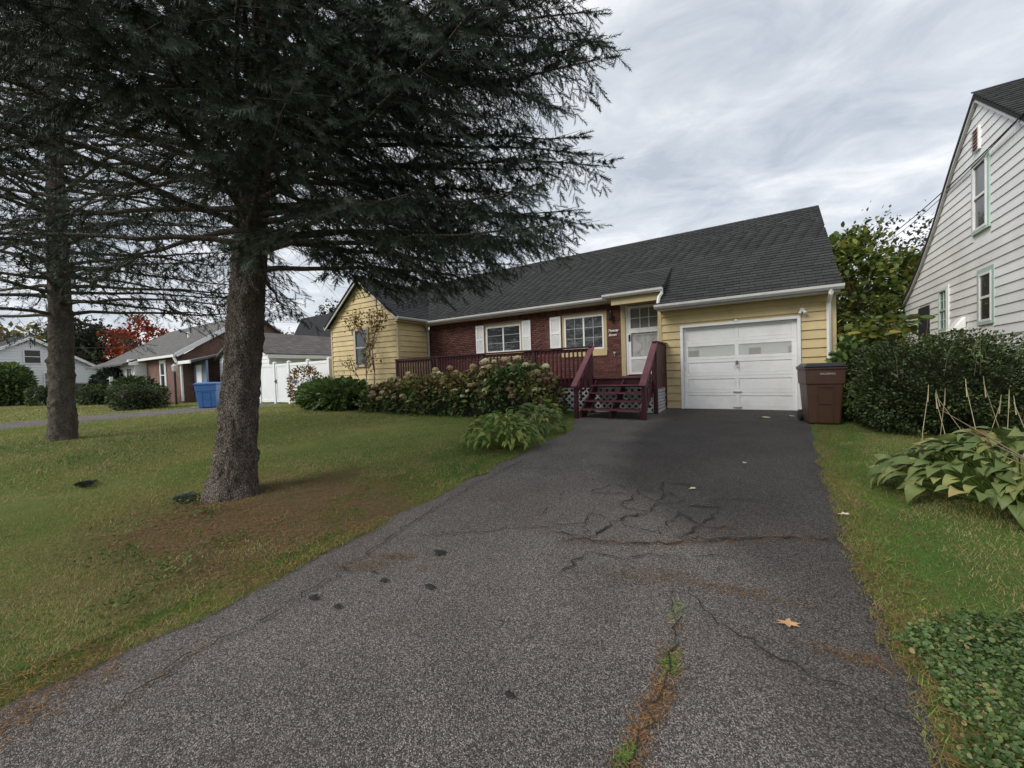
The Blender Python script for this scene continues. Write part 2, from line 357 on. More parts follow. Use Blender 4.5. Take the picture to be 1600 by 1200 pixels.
# ------------------------------------------------------------------ siding / roof builders
def siding(wall, mat, face, plane, lim, holes, z0, z1, ex, sg=1, lip=.036):
    """clapboards, one object per course (cut at openings). face 'y': wall looks to -Y; face 'x': wall looks to sg*X"""
    k = 0; z = z0
    def P(u, off, zz): return (u, plane-off, zz) if face == 'y' else (plane+sg*off, u, zz)
    while z < z1-1e-4:
        zt = min(z+ex, z1); a0, b0 = lim(z); a1, b1 = lim(zt)
        if b0-a0 < .04: break
        if b1 < a1: a1 = b1 = (a1+b1)/2
        segs = [(a0, b0, a1, b1)]
        for (ha, hb, hz0, hz1) in holes:
            if min(zt, hz1)-max(z, hz0) > .3*(zt-z):
                ns = []
                for (p, q, r, s) in segs:
                    if hb <= min(p, r) or ha >= max(q, s): ns.append((p, q, r, s)); continue
                    if ha-p > .02: ns.append((p, ha, r, ha))
                    if q-hb > .02: ns.append((hb, q, hb, s))
                segs = ns
        for (p, q, r, s) in segs:
            MB().hexa([P(p, lip, z), P(q, lip, z), P(q, -.004, z), P(p, -.004, z), P(r, .006, zt+.004), P(s, .006, zt+.004), P(s, -.004, zt+.004), P(r, -.004, zt+.004)]).build('board', mat, wall)
        z = zt
def tabs(parent, mat, org, ex, up, nrm, length, lim, expo=.142, tw=.32, limit=300, seed=1, keep=None):
    """shingle tabs on a slope. org + a*ex + s*up; lim(s) -> (a0, a1)"""
    rng = random.Random(seed); org = np.array(org, float); ex = np.array(ex, float); up = np.array(up, float); nrm = np.array(nrm, float); Ms = []
    th = .024; r = 0; s = 0.0
    tilt = th/(expo*1.3); u2 = up-nrm*tilt; u2 /= np.linalg.norm(u2); n2 = np.cross(ex, u2); n2 *= np.sign(n2@nrm)
    while s < length:
        a0, a1 = lim(min(s+expo*.5, length)); a = a0-(tw*.5 if r % 2 else 0)-rng.random()*.03
        while a < a1:
            p, q = max(a, a0), min(a+tw-.008, a1)
            if q-p > .03:
                L = expo+.03; c = org+ex*(p+q)/2+up*(s+L/2-.01)+nrm*(th*.5+.006+rng.uniform(-.001, .002))
                Ms.append(M4(ex*(q-p), u2*(L+rng.uniform(0, .006)), n2*th, c))
            a += tw
        s += expo; r += 1
    pieces('shingle', mat, parent, Ms, limit, 'shingle_field', keep)
def window(parent, face, plane, u0, u1, z0, z1, frame, gl, fw=.05, split='h', cols=1, rows=1, sg=1, depth=.05, muntin=None, trim=None, tw=.08, name='window'):
    def bx(mb, a, b, c, d, o0, o1):
        return mb.box(a, b, plane-o1, plane-o0, c, d) if face == 'y' else mb.box(min(plane+sg*o0, plane+sg*o1), max(plane+sg*o0, plane+sg*o1), a, b, c, d)
    mb = MB(); bx(mb, u0, u0+fw, z0, z1, 0, depth); bx(mb, u1-fw, u1, z0, z1, 0, depth); bx(mb, u0+fw, u1-fw, z1-fw, z1, 0, depth); bx(mb, u0+fw, u1-fw, z0, z0+fw, 0, depth)
    w = mb.build(name, frame, parent)
    mm = (u0+u1)/2; zm = (z0+z1)/2; i = fw
    if split == 'h': cells = [(u0+i, mm-.015, z0+i, z1-i), (mm+.015, u1-i, z0+i, z1-i)]; bar = (mm-.025, mm+.025, z0+i, z1-i)
    elif split == 'v': cells = [(u0+i, u1-i, z0+i, zm-.015), (u0+i, u1-i, zm+.015, z1-i)]; bar = (u0+i, u1-i, zm-.025, zm+.025)
    else: cells = [(u0+i, u1-i, z0+i, z1-i)]; bar = None
    if bar: bx(MB(), *bar, .003, depth*.8).build('sash_bar', frame, w)
    for (a, b, c, d) in cells:
        bx(MB(), a, b, c, d, .008, .014).build('pane', gl, w)
        if muntin:
            mb = MB()
            for k in range(1, cols): x = a+(b-a)*k/cols; bx(mb, x-.007, x+.007, c, d, .016, .024)
            for k in range(1, rows): zz = c+(d-c)*k/rows; bx(mb, a, b, zz-.007, zz+.007, .0162, .0238)
            if mb.v: mb.build('muntin', muntin, w)
    if trim:
        mb = MB(); bx(mb, u0-tw, u0-.002, z0-tw*.6, z1+tw, 0, depth*.7); bx(mb, u1+.002, u1+tw, z0-tw*.6, z1+tw, 0, depth*.7); bx(mb, u0-.002, u1+.002, z1+.002, z1+tw, 0, depth*.7); bx(mb, u0-.002, u1+.002, z0-tw*.6, z0-.002, 0, depth*.9)
        mb.build('window_trim', trim, w)
    return w
GUT = [(0, 0), (-.085, 0), (-.125, .05), (-.125, .105), (-.112, .105), (-.112, .06), (-.08, .012), (-.012, .012), (-.012, .105), (0, .105)]
def gutter(parent, x0, x1, y, z, name='gutter'):
    return MB().prism([(y+a, z+b) for a, b in GUT], 'x', x0, x1).build(name, W['gutter'], parent)

# ------------------------------------------------------------------ main house
H = thing('brick_house', 'low red brick and yellow clapboard house with dark shingle roof and attached garage', 'house', (-6, 11.5, 0))
GY, BY, WY = 11.17, 11.8, 10.15
# garage
gw = MB().box(-2.35, -1.81, GY+.03, GY+.15, -.05, 2.80).box(.75, 1.37, GY+.03, GY+.15, -.05, 2.80).box(-1.81, .75, GY+.03, GY+.15, 2.19, 2.80).build('garage_wall', W['yellow'], H)
siding(gw, W['yellow'], 'y', GY+.03, lambda z: (-2.27, 1.28), [(-1.82, .76, -.1, 2.19)], .02, 2.80, .2032)
ct = MB().box(-2.36, -2.27, GY-.012, GY+.06, -.02, 2.78).build('corner_trim', W['tan'], H); MB().box(1.28, 1.385, GY-.012, GY+.06, -.02, 2.78).build('corner_trim', W['tan'], H)
box('garage_side_wall', 1.25, 1.37, GY+.16, 18.0, -.05, 2.8, W['yellow'], H); box('garage_inner_wall', -2.35, -2.25, GY+.16, BY-.002, -.05, 3.2, W['yellow'], H)
mb = MB().prism([(GY+.16, 2.8), (18.0, 2.8), (14.6, 5.45)], 'x', 1.25, 1.37); mb.build('gable_wall', W['yellow'], H)
fr = MB().box(-1.81, -1.745, GY-.03, GY+.14, -.02, 2.19).box(.685, .75, GY-.03, GY+.14, -.02, 2.19).box(-1.745, .685, GY-.03, GY+.14, 2.125, 2.19).build('garage_door_frame', W['white'], H)
DY = GY+.085; dx0, dx1 = -1.742, .682; dh = 2.12/5
gd = box('garage_door', dx0, dx1, DY+.02, DY+.05, .008, 2.122, W['white'], H)
for k in range(5):
    a = .008+k*dh; b2 = a+dh-.004
    mb = MB(); mb.box(dx0, dx1, DY, DY+.018, a, a+.075); mb.box(dx0, dx1, DY, DY+.018, b2-.075, b2)
    for (p, q) in ((dx0, dx0+.10), (-.575, -.485), (dx1-.10, dx1)): mb.box(p, q, DY+.0005, DY+.018, a+.075, b2-.075)
    mb.build('door_rail', W['white'], gd)
    for (p, q) in ((dx0+.10, -.575), (-.485, dx1-.10)):
        if k == 3:
            box('window_pane', p+.004, q-.004, DY+.008, DY+.016, a+.08, b2-.08, W['painted_mirror'], gd)
        else: box('door_panel', p+.012, q-.012, DY+.011, DY+.019, a+.087, b2-.087, W['white'], gd)
MB().box(-.56, -.50, DY-.02, DY-.001, 1.12, 1.22).tube([(-.53, DY-.06, 1.20), (-.53, DY, 1.20)], .022, 10).tube([(-.57, DY-.05, 1.10), (-.49, DY-.05, 1.10)], .012, 8).build('door_lock', W['greymetal'], gd)
for z in (.44, .055): MB().tube([(-.61, DY, z), (-.60, DY-.03, z+.01), (-.46, DY-.03, z+.01), (-.45, DY, z)], .009, 6).box(-.63, -.43, DY-.004, DY-.0008, z-.02, z+.02).build('door_handle', W['alu'], gd)
lt = MB().tube([(-.53, GY-.05, 2.205), (-.53, GY+.01, 2.20)], [.03, .02], 8).build('motion_sensor', W['white'], H)
fl = MB().tube([(.78, GY-.0, 2.31), (.78, GY-.035, 2.31)], .045, 12); fl.tube([(.78, GY-.03, 2.30), (.82, GY-.07, 2.26), (.84, GY-.11, 2.22)], [.015, .03, .042], 10).tube([(.78, GY-.03, 2.30), (.74, GY-.07, 2.26), (.73, GY-.10, 2.22)], [.015, .025, .03], 10)
fl.build('flood_light', W['white'], H)
# roof: front slope 0.758, ridge at y 14.6
SL = .758; ry, rz = 14.6, 5.62; gy0, gz0 = 10.80, 2.74; my0 = 11.48; mz0 = gz0+SL*(my0-gy0)
def slab(mb, x0, x1, ya, za, yb, zb, th=.09):
    return mb.hexa([(x0, ya, za-th), (x1, ya, za-th), (x1, yb, zb-th), (x0, yb, zb-th), (x0, ya, za), (x1, ya, za), (x1, yb, zb), (x0, yb, zb)])
mb = MB(); slab(mb, -2.33, 1.43, gy0, gz0, ry, rz); slab(mb, -15.6, -2.33, my0, mz0, ry, rz); slab(mb, -15.6, 1.43, 18.4, gz0, ry, rz)
roof = mb.build('roof', W['roofdark'], H)
nrm = np.array([0, -SL, 1.]); nrm /= np.linalg.norm(nrm); upv = np.array([0, 1., SL]); upv /= np.linalg.norm(upv)
SLEN = math.hypot(ry-gy0, rz-gz0); s_main = math.hypot(my0-gy0, mz0-gz0)
wrx, wrz, weave = -13.42, 5.07, -11.18
def rlim(s):
    y = gy0+s*upv[1]
    if s < s_main: return (-2.33, 1.44)
    yv0, yv1 = 11.62, 10.80+(wrz-gz0)/SL
    if y < yv1: return (weave-.06+(wrx-weave)*max(0, (y-yv0))/(yv1-yv0), 1.44)
    return (-15.6, 1.44)
tabs(roof, W['shingle'], (0, gy0, gz0), (1, 0, 0), upv, nrm, SLEN, rlim, limit=300, seed=3)
for i in range(57):
    x = 1.43-.3*i; MB().hexa([(x-.31, ry-.13, rz-.075), (x, ry-.13, rz-.085), (x, ry+.13, rz-.085), (x-.31, ry+.13, rz-.075), (x-.31, ry-.02, rz+.028), (x, ry-.02, rz+.018), (x, ry+.02, rz+.018), (x-.31, ry+.02, rz+.028)]).build('ridge_shingle', W['shingle'], roof)
MB().bar((1.40, gy0+.02, gz0-.13), (1.40, ry, rz-.13), .03, .14).build('rake_board', W['gutter'], H)
MB().box(-2.30, 1.40, gy0+.03, GY+.02, 2.60, 2.635).build('soffit', W['tan'], H); MB().box(-2.31, 1.41, gy0+.0, gy0+.028, 2.58, 2.73).build('fascia', W['gutter'], H)
gutter(H, -2.36, 1.47, gy0, 2.63)
MB().tube([(1.25, gy0-.06, 2.64), (1.25, gy0-.05, 2.56), (1.25, GY-.08, 2.42), (1.25, GY-.07, 2.30), (1.25, GY-.07, .12), (1.25, GY-.16, .05)], .042, 4).build('downspout', W['white'], H)
MB().box(-11.4, -2.36, my0+.0, my0+.028, mz0-.17, mz0-.02).build('fascia', W['gutter'], H); MB().box(-11.38, -3.8, my0+.03, BY, mz0-.16, mz0-.13).build('soffit', W['tan'], H)
gutter(H, -11.32, -3.72, my0, mz0-.12)
# brick wall with two windows and the entrance
bw = MB().box(-11.4, -8.66, BY+.014, BY+.2, -.1, 3.2).box(-6.98, -5.52, BY+.014, BY+.2, -.1, 3.2).box(-4.0, -3.56, BY+.014, BY+.2, -.1, 3.2).box(-8.66, -6.98, BY+.014, BY+.2, -.1, 1.66).box(-8.66, -6.98, BY+.014, BY+.2, 2.88, 3.2).box(-5.52, -4.0, BY+.014, BY+.2, -.1, 1.56).box(-5.52, -4.0, BY+.014, BY+.2, 2.9, 3.2).build('brick_wall', W['mortar'], H)
holes = [(-8.66, -6.98, 1.60, 2.92), (-5.52, -4.0, 1.54, 2.92)]
rng = random.Random(4); Ms = []; k = 0; z = .32
while z < 2.93:
    x = -11.4-(.105 if k % 2 else 0)
    while x < -3.56:
        p, q = max(x, -11.39), min(x+.2, -3.57); segs = [(p, q)]
        for (ha, hb, h0, h1) in holes:
            if h0-.03 < z+.03 < h1: segs = [s for (a, b) in segs for s in ([(a, b)] if b <= ha or a >= hb else [t for t in ((a, ha), (hb, b)) if t[1]-t[0] > .025])]
        for (a, b) in segs:
            if b-a > .03: Ms.append(M4((b-a, 0, 0), (0, .03, 0), (0, 0, .057+rng.uniform(-.002, .002)), ((a+b)/2, BY+.016+rng.uniform(-.003, .003), z+.0285)))
        x += .2105
    z += .0675; k += 1
x = -11.38
while x < -3.6:
    Ms.append(M4((.058, 0, 0), (0, .03, 0), (0, 0, .2), (x+.03, BY+.014, 3.045))); x += .069
pieces('brick', W['brick'], bw, Ms, 300, 'brick_field', keep=lambda p: p[2] > .9)
w1 = window(H, 'y', BY+.06, -8.56, -7.08, 1.86, 2.80, W['white'], W['glass'], .05, 'h', 1, 3, depth=.05, muntin=W['alu'], trim=W['tan'], tw=.09)
w2 = window(H, 'y', BY+.06, -5.42, -4.10, 1.76, 2.82, W['white'], W['glass'], .05, 'h', 2, 3, depth=.05, muntin=W['alu'], trim=W['tan'], tw=.09)
box('sill_panel', -8.66, -6.98, BY-.03, BY+.05, 1.66, 1.80, W['yellow'], w1); box('sill_panel', -5.52, -4.0, BY-.03, BY+.05, 1.55, 1.70, W['yellow'], w2)
def shutter(x0, x1, z0, z1):
    y = BY-.03; s = box('shutter', x0+.03, x1-.03, y+.008, y+.02, z0+.03, z1-.03, W['white'], H)
    zm = (z0+z1)/2; MB().box(x0, x0+.055, y-.012, y+.022, z0, z1).box(x1-.055, x1, y-.012, y+.022, z0, z1).box(x0+.055, x1-.055, y-.011, y+.021, z0, z0+.07).box(x0+.055, x1-.055, y-.011, y+.021, z1-.09, z1).box(x0+.055, x1-.055, y-.011, y+.021, zm-.04, zm+.03).build('shutter_frame', W['white'], s)
    for (a, b) in ((z0+.07, zm-.04), (zm+.03, z1-.09)):
        n = 5; w = x1-x0-.11
        for i in range(-2, n):
            c0 = a+(b-a)*i/n; c1 = c0+w*1.0
            p0, p1 = (x0+.055, c0), (x1-.055, c1)
            if c0 < a: t = (a-c0)/(c1-c0); p0 = (p0[0]+(p1[0]-p0[0])*t, a)
            if c1 > b: t = (b-c0)/(c1-c0); p1 = (x0+.055+w*t, b)
            if p1[0]-p0[0] > .03: MB().bar((p0[0], y+.004, p0[1]), (p1[0], y+.004, p1[1]), .012, .018, up=(0, 1, 0)).build('slat', W['white'], s)
for a, b in ((-9.0, -8.64), (-6.99, -6.66), (-5.92, -5.53)): shutter(a, b, 1.83, 2.89)
# entrance: storm door, bump-out roof, lantern, house number
box('door_surround', -3.56, -3.43, BY-.02, BY+.14, .90, 3.05, W['tan'], H); box('entry_header', -3.43, -2.36, BY+.0, BY+.14, 2.98, 3.2, W['tan'], H)
ed = box('entrance_door', -3.36, -2.44, BY+.085, BY+.12, .94, 2.96, W['door_in'], H)
MB().box(-3.43, -3.365, BY+.02, BY+.10, .92, 2.98).box(-2.43, -2.36, BY+.02, BY+.10, .92, 2.98).build('door_jamb', W['white'], H)
sf = MB().box(-3.36, -3.28, BY+.03, BY+.06, .94, 2.96).box(-2.52, -2.44, BY+.03, BY+.06, .94, 2.96).box(-3.28, -2.52, BY+.03, BY+.06, 2.88, 2.96).box(-3.28, -2.52, BY+.03, BY+.06, 2.16, 2.30).box(-3.28, -2.52, BY+.03, BY+.06, 1.38, 1.46).box(-3.28, -2.52, BY+.03, BY+.06, .94, 1.0).build('storm_door_frame', W['white'], ed)
box('kick_panel', -3.28, -2.52, BY+.04, BY+.055, 1.0, 1.38, W['door'], ed)
for i in range(3):
    for j in range(2): box('door_pane', -3.27+i*.255, -3.27+i*.255+.235, BY+.07, BY+.078, 2.32+j*.28, 2.32+j*.28+.26, W['curtain'], ed)
mb = MB()
for i in range(1, 3): mb.box(-3.278+i*.255, -3.268+i*.255+.012, BY+.045, BY+.066, 2.30, 2.88)
mb.box(-3.28, -2.52, BY+.0455, BY+.0655, 2.585, 2.607); mb.build('door_muntin', W['white'], ed)
mb = MB(); cx = -2.90
for sx in (-1, 1):
    for cz, s in ((2.06, 1), (1.58, -1)):
        pts = [(cx+sx*(.20+.085*(1-t/18)*math.cos(t*.62)), BY+.035, cz+s*.085*(1-t/18)*math.sin(t*.62)) for t in range(15)]; mb.tube(pts, .006, 5)
    mb.tube([(cx+sx*.28, BY+.035, 2.02), (cx+sx*.10, BY+.035, 1.90), (cx+sx*.085, BY+.035, 1.74), (cx+sx*.28, BY+.035, 1.60)], .007, 5)
mb.box(-3.28, -2.52, BY+.032, BY+.038, 1.50, 1.51).box(-3.28, -2.52, BY+.032, BY+.038, 2.11, 2.12).box(-2.905, -2.895, BY+.032, BY+.038, 1.46, 2.16)
mb.build('scroll_grille', W['alu'], ed)
MB().box(-3.345, -3.30, BY+.015, BY+.03, 1.92, 2.12).tube([(-3.32, BY+.03, 1.95), (-3.32, BY-.02, 1.97), (-3.32, BY-.02, 2.08), (-3.32, BY+.03, 2.10)], .012, 6).build('door_handle', W['black'], ed)
box('mail_box', -2.47, -2.38, BY-.06, BY+.02, 2.02, 2.28, W['black'], H, .008)
bz = 3.20; br = MB(); br.hexa([(-3.82, 11.08, bz-.06), (-2.20, 11.08, bz-.06), (-2.20, 12.6, 3.98), (-3.52, 12.4, 3.86), (-3.82, 11.08, bz+.02), (-2.20, 11.08, bz+.02), (-2.20, 12.6, 4.12), (-3.52, 12.4, 4.0)])
porch = br.build('porch_roof', W['shingle'], H)
pu = np.array([0, 1.52, 1.10*.72]); pu = np.array([0, 1., .592]); pu /= np.linalg.norm(pu); pn = np.array([0, -.592, 1.]); pn /= np.linalg.norm(pn)
tabs(porch, W['shingle'], (0, 11.07, bz+.025), (1, 0, 0), pu, pn, 1.5, lambda s: (-3.82+.19*s, -2.20), limit=60, seed=8)
gutter(H, -3.84, -2.20, 11.07, bz-.075)
MB().box(-3.62, -2.28, 11.10, 11.22, 2.93, 3.13).build('porch_beam', W['tan'], H); MB().box(-3.8, -2.28, 11.11, BY+.01, 3.132, 3.15).build('soffit', W['tan'], H)
MB().tube([(-2.22, 11.00, 3.16), (-2.22, 11.02, 3.08), (-2.27, 10.93, 2.98), (-2.28, 10.86, 2.86), (-2.28, 10.82, 2.74)], .04, 4).build('downspout', W['white'], H)
MB().tube([(-3.84, BY-.01, 2.86), (-3.84, BY-.10, 2.88), (-3.84, BY-.12, 2.80)], .012, 6).tube([(-3.84, BY-.12, 2.82), (-3.84, BY-.12, 2.79), (-3.84, BY-.12, 2.62), (-3.84, BY-.12, 2.58)], [.02, .07, .055, .02], 8).build('porch_lantern', W['black'], H)
MB().tube([(-3.84, BY-.125, 2.77), (-3.84, BY-.125, 2.65)], .045, 10).build('lantern_glass', W['white'], H)
def text(body, size, loc, rotx, rotz, mat, name, parent, shear=0, ext=.004, offs=0):
    cu = bpy.data.curves.new('tmp', 'FONT'); cu.body = body; cu.size = size; cu.extrude = ext; cu.shear = shear; cu.align_x = 'CENTER'; cu.offset = offs; cu.resolution_u = 2
    to = bpy.data.objects.new('tmp', cu); col.objects.link(to); bpy.context.view_layer.update()
    me = bpy.data.meshes.new_from_object(to.evaluated_get(bpy.context.evaluated_depsgraph_get())); bpy.data.objects.remove(to)
    me.transform(Matrix.Translation(loc) @ Matrix.Rotation(rotz, 4, 'Z') @ Matrix.Rotation(rotx, 4, 'X')); me.materials.clear()
    return linkmesh(name, me, mat, parent)
text('Twenty', .105, (-3.80, BY-.022, 2.25), R(90), 0, W['white'], 'house_number', H, .35, .006, .002)
text('Seven', .105, (-3.82, BY-.022, 2.12), R(90), 0, W['white'], 'house_number', H, .35, .006, .002)
MB().box(-3.80, -3.74, BY-.03, BY+.0, 1.58, 1.64).tube([(-3.77, BY-.05, 1.60), (-3.77, BY-.03, 1.56), (-3.77, BY-.02, 1.50)], .012, 6).build('outdoor_tap', W['alu'], H)
# left wing
wl, wr_ = -15.5, -11.4
ww = MB(); ww.prism([(wl, -.1), (wr_, -.1), (wr_, 3.40), (-13.45, 4.93), (wl, 3.40)], 'y', WY+.03, WY+.12); wf = ww.build('wing_front_wall', W['yellow'], H)
def wlim(z):
    t = max(0, (z-3.40)/(4.97-3.40)); return (wl+.07+(-13.45-wl-.07)*t, wr_-.07-(wr_-.07+13.45)*t)
siding(wf, W['yellow'], 'y', WY+.03, wlim, [(-13.95, -13.05, 1.5, 3.12)], .02, 4.95, .2032)
MB().box(wr_-.07, wr_+.012, WY-.012, WY+.05, -.05, 3.36).build('corner_trim', W['tan'], H); MB().box(wl-.012, wl+.07, WY-.012, WY+.05, -.05, 3.36).build('corner_trim', W['tan'], H)
ws = box('wing_side_wall', wr_-.12, wr_-.03, WY+.13, BY+.01, -.1, 3.34, W['yellow'], H)
siding(ws, W['yellow'], 'x', wr_-.03, lambda z: (WY+.06, BY), [], .02, 3.30, .2032)
box('wing_left_wall', wl, wl+.1, WY+.13, 18.0, -.1, 3.34, W['yellow'], H); box('rear_wall', wl, 1.37, 18.01, 18.1, -.1, 2.8, W['yellow'], H)
window(H, 'y', WY-.005, -13.87, -13.10, 1.58, 3.04, W['alu'], W['glass'], .05, 'v', depth=.05, trim=W['tan'], tw=.06)
wsl = (wrz-3.34)/(wrx-weave)*-1
yv1 = 10.80+(wrz-gz0)/SL; ez = wrz-.78*(weave-wrx)
mb = MB()
mb.hexa([(weave, WY-.22, ez-.08), (weave, 11.75, ez-.08), (wrx, yv1+.1, wrz-.08), (wrx, WY-.22, wrz-.08), (weave, WY-.22, ez), (weave, 11.75, ez), (wrx, yv1+.1, wrz), (wrx, WY-.22, wrz)])
xl = 2*wrx-weave; mb.hexa([(wrx, WY-.22, wrz-.08), (wrx, yv1+.1, wrz-.08), (xl, 13.4, ez-.08), (xl, WY-.22, ez-.08), (wrx, WY-.22, wrz), (wrx, yv1+.1, wrz), (xl, 13.4, ez), (xl, WY-.22, ez)])
wroof = mb.build('wing_roof', W['roofdark'], H)
wu = np.array([-1, 0, .78]); wu /= np.linalg.norm(wu); wn_ = np.array([.78, 0, 1.]); wn_ /= np.linalg.norm(wn_); wlen = math.hypot(weave-wrx, wrz-ez)
tabs(wroof, W['shingle'], (weave, 0, ez), (0, 1, 0), wu, wn_, wlen, lambda s: (WY-.23, 11.70+(yv1-11.70)*s/wlen), limit=120, seed=5)
for sx in (1, -1):
    xe = weave+.03 if sx > 0 else xl-.03
    MB().bar((xe, WY-.18, ez-.10), (wrx, WY-.18, wrz-.075), .035, .15).build('rake_board', W['gutter'], H)
MB().prism([(weave-.01+a*-1, ez-.13+b) for a, b in GUT][::-1], 'y', WY-.24, 11.5).build('gutter', W['gutter'], H)
MB().box(weave-.28, weave-.012, WY-.15, BY-.3, ez-.18, ez-.15).build('soffit', W['tan'], H)
MB().tube([(-11.22, 11.42, 3.16), (-11.30, 11.60, 2.98), (-11.33, 11.66, 2.85), (-11.33, 11.66, .95)], .045, 4).build('downspout', W['gutter'], H)

# ------------------------------------------------------------------ deck with stairs
D = thing('wooden_deck', 'burgundy stained wooden deck with railing, stairs and white lattice skirt', 'deck', (-6.5, 10.9, 0))
DKY = 10.05
for i in range(12):
    y0 = DKY+i*.146; box('deck_board', -11.34, -2.2, y0, y0+.139, .865, .90, W['burgundy'], D)
box('rim_board', -11.34, -2.2, DKY+.012, DKY+.05, .66, .862, W['burgundy'], D); box('deck_nosing', -11.34, -2.2, DKY-.035, DKY-.003, .868, .905, W['pinkrail'], D)
for x in (-11.30, -9.3, -7.4, -5.55, -3.84): box('post', x-.045, x+.045, DKY-.11, DKY-.022, -.1, 1.70, W['burgundy'], D)
box('top_rail', -11.36, -3.78, DKY-.14, DKY+.0, 1.705, 1.745, W['burgundy'], D, .005); box('lower_rail', -11.34, -3.80, DKY-.075, DKY-.036, 1.60, 1.69, W['burgundy'], D)
x = -11.2
while x < -3.92:
    if min(abs(x-q) for q in (-11.30, -9.3, -7.4, -5.55, -3.84)) > .07: box('baluster', x-.019, x+.019, DKY-.112, DKY-.077, .63, 1.66, W['burgundy'], D)
    x += .125
def lattice(name, P, u0, u1, z0, z1, dirs=(1, -1)):
    root = None
    mb = MB()
    def seg(a, b, o, w=.042, th=.007):
        pa, pb = np.array(P(a[0], o, a[1])), np.array(P(b[0], o, b[1])); n = np.array(P(0, 1, 0))-np.array(P(0, 0, 0)); return MB().bar(pa, pb, w, th, up=n)
    fr_ = MB()
    for a, b in (((u0, z0), (u1, z0)), ((u0, z1), (u1, z1)), ((u0, z0), (u0, z1)), ((u1, z0), (u1, z1))):
        q = seg(a, b, .012, .04, .014); n0 = len(fr_.v); fr_.v += q.v; fr_.f += [tuple(i+n0 for i in f) for f in q.f]
    root = fr_.build(name, W['lattice'], D)
    for k, s in enumerate(dirs):
        c = u0-(z1-z0)
        while c < u1+(z1-z0):
            a = (c, z0) if s > 0 else (c, z1); b = (c+(z1-z0), z1) if s > 0 else (c+(z1-z0), z0)
            ta, tb = 0., 1.; L = z1-z0
            if a[0] < u0: ta = (u0-a[0])/L
            if b[0] > u1: tb = (u1-a[0])/L
            if tb-ta > .08: seg((a[0]+ta*L, a[1]+(b[1]-a[1])*ta), (a[0]+tb*L, a[1]+(b[1]-a[1])*tb), .002+.008*k).build('slat', W['lattice'], root)
            c += .165
lattice('lattice', lambda u, o, z: (u, DKY-.02-o, z), -6.6, -2.26, .02, .62)
lattice('side_lattice', lambda u, o, z: (-2.2+o, u, z), DKY+.05, GY-.08, -.01, .62)
box('under_deck_wall', -11.3, -2.3, BY-.06, BY-.02, -.1, .84, W['concrete'], D)  # plain concrete wall under the deck, behind the lattice
for k in range(4):
    zt = .9-.18*(k+1); y1 = 10.0-.27*k; box('tread', -3.72, -2.25, y1-.30, y1-.02, zt-.035, zt, W['burgundy'], D, .004)
    box('tread_nosing', -3.72, -2.25, y1-.322, y1-.302, zt-.036, zt-.001, W['pinkrail'], D)
for x in (-3.70, -2.98, -2.29):
    p = [(10.0, .86), (10.0, .55)]; mb = MB(); poly = [(DKY-.05, .84), (DKY-.05, .52), (9.1, -.08), (8.86, -.08), (8.86, .13)]
    mb.prism(poly, 'x', x-.019, x+.019); mb.build('stringer', W['burgundy'], D)
for x in (-3.80, -2.20):
    box('newel_post', x-.045, x+.045, 8.80, 8.89, -.09, .72, W['burgundy'], D); 
    if x > -3: box('post', x-.045, x+.045, DKY-.11, DKY-.022, -.08, 1.73, W['burgundy'], D)
    MB().bar((x, 8.70, .715), (x, DKY-.02, 1.745), .14, .035).build('hand_rail', W['pinkrail'], D); MB().bar((x, 8.84, .52), (x, DKY-.10, 1.46), .035, .09).build('lower_rail', W['burgundy'], D)
    for t in (.28, .52, .76): y = 8.85+t*(DKY-.06-8.85); z = .70+t*1.0; box('baluster', x-.019, x+.019, y-.019, y+.019, z-.62, z, W['burgundy'], D)
y = DKY+.0; k = 0
while y < GY-.10:
    box('privacy_board', -2.2, -2.17, y, y+.128, .60, 1.71, W['burgundy'], D); y += .136
box('privacy_cap', -2.25, -2.12, DKY-.1, GY-.03, 1.72, 1.755, W['burgundy'], D); box('corner_post', -2.25, -2.16, GY-.12, GY-.035, -.05, 1.71, W['burgundy'], D)

# ------------------------------------------------------------------ white neighbour house on the right
NX = 3.8
NH = thing('white_house', 'tall white clapboard house with steep flared gable and mint window trim', 'house', (7, 12, 0))
prof = [(7.05, 2.80), (8.5, 3.62), (12.18, 6.42), (13.3, 5.55), (14.6, 4.42), (15.6, 3.70), (16.4, 3.22), (17.2, 2.86)]
def nlim(z):
    ya = np.interp(z, [2.80, 3.62, 6.42], [7.05, 8.5, 12.18]) if z > 2.8 else 7.1
    yb = np.interp(z, [2.86, 3.22, 3.70, 4.42, 5.55, 6.42], [17.2, 16.4, 15.6, 14.6, 13.3, 12.18]) if z > 2.86 else 17.15
    return (float(ya), float(yb))
nw = MB().prism([(7.1, .5)]+prof+[(17.15, .5)], 'x', NX+.03, NX+.15).build('gable_wall', W['offwhite'], NH)
nholes = [(12.36-.1, 13.0+.0, 3.60, 5.16), (11.55, 12.18, 1.76, 2.86), (13.7, 14.3, 1.75, 2.85), (15.0, 15.9, .6, 2.6)]
nholes[0] = (11.66, 12.42, 3.66, 5.14)
siding(nw, W['offwhite'], 'x', NX+.03, nlim, nholes, .60, 6.40, .184, -1, .024)
box('foundation', NX+.05, NX+6, 7.15, 17.1, -.3, .58, W['concrete'], NH); box('front_wall', NX+.16, NX+8, 7.1, 7.2, .5, 2.8, W['offwhite'], NH)
box('rear_wall', NX+.16, NX+8, 17.05, 17.15, .5, 2.8, W['offwhite'], NH)
mb = MB()
for (ya, za), (yb, zb) in zip(prof[:-1], prof[1:]): slab(mb, NX-.06, NX+8, ya, za+.10, yb, zb+.10, .09)
nroof = mb.build('roof', W['roofdark'], NH)
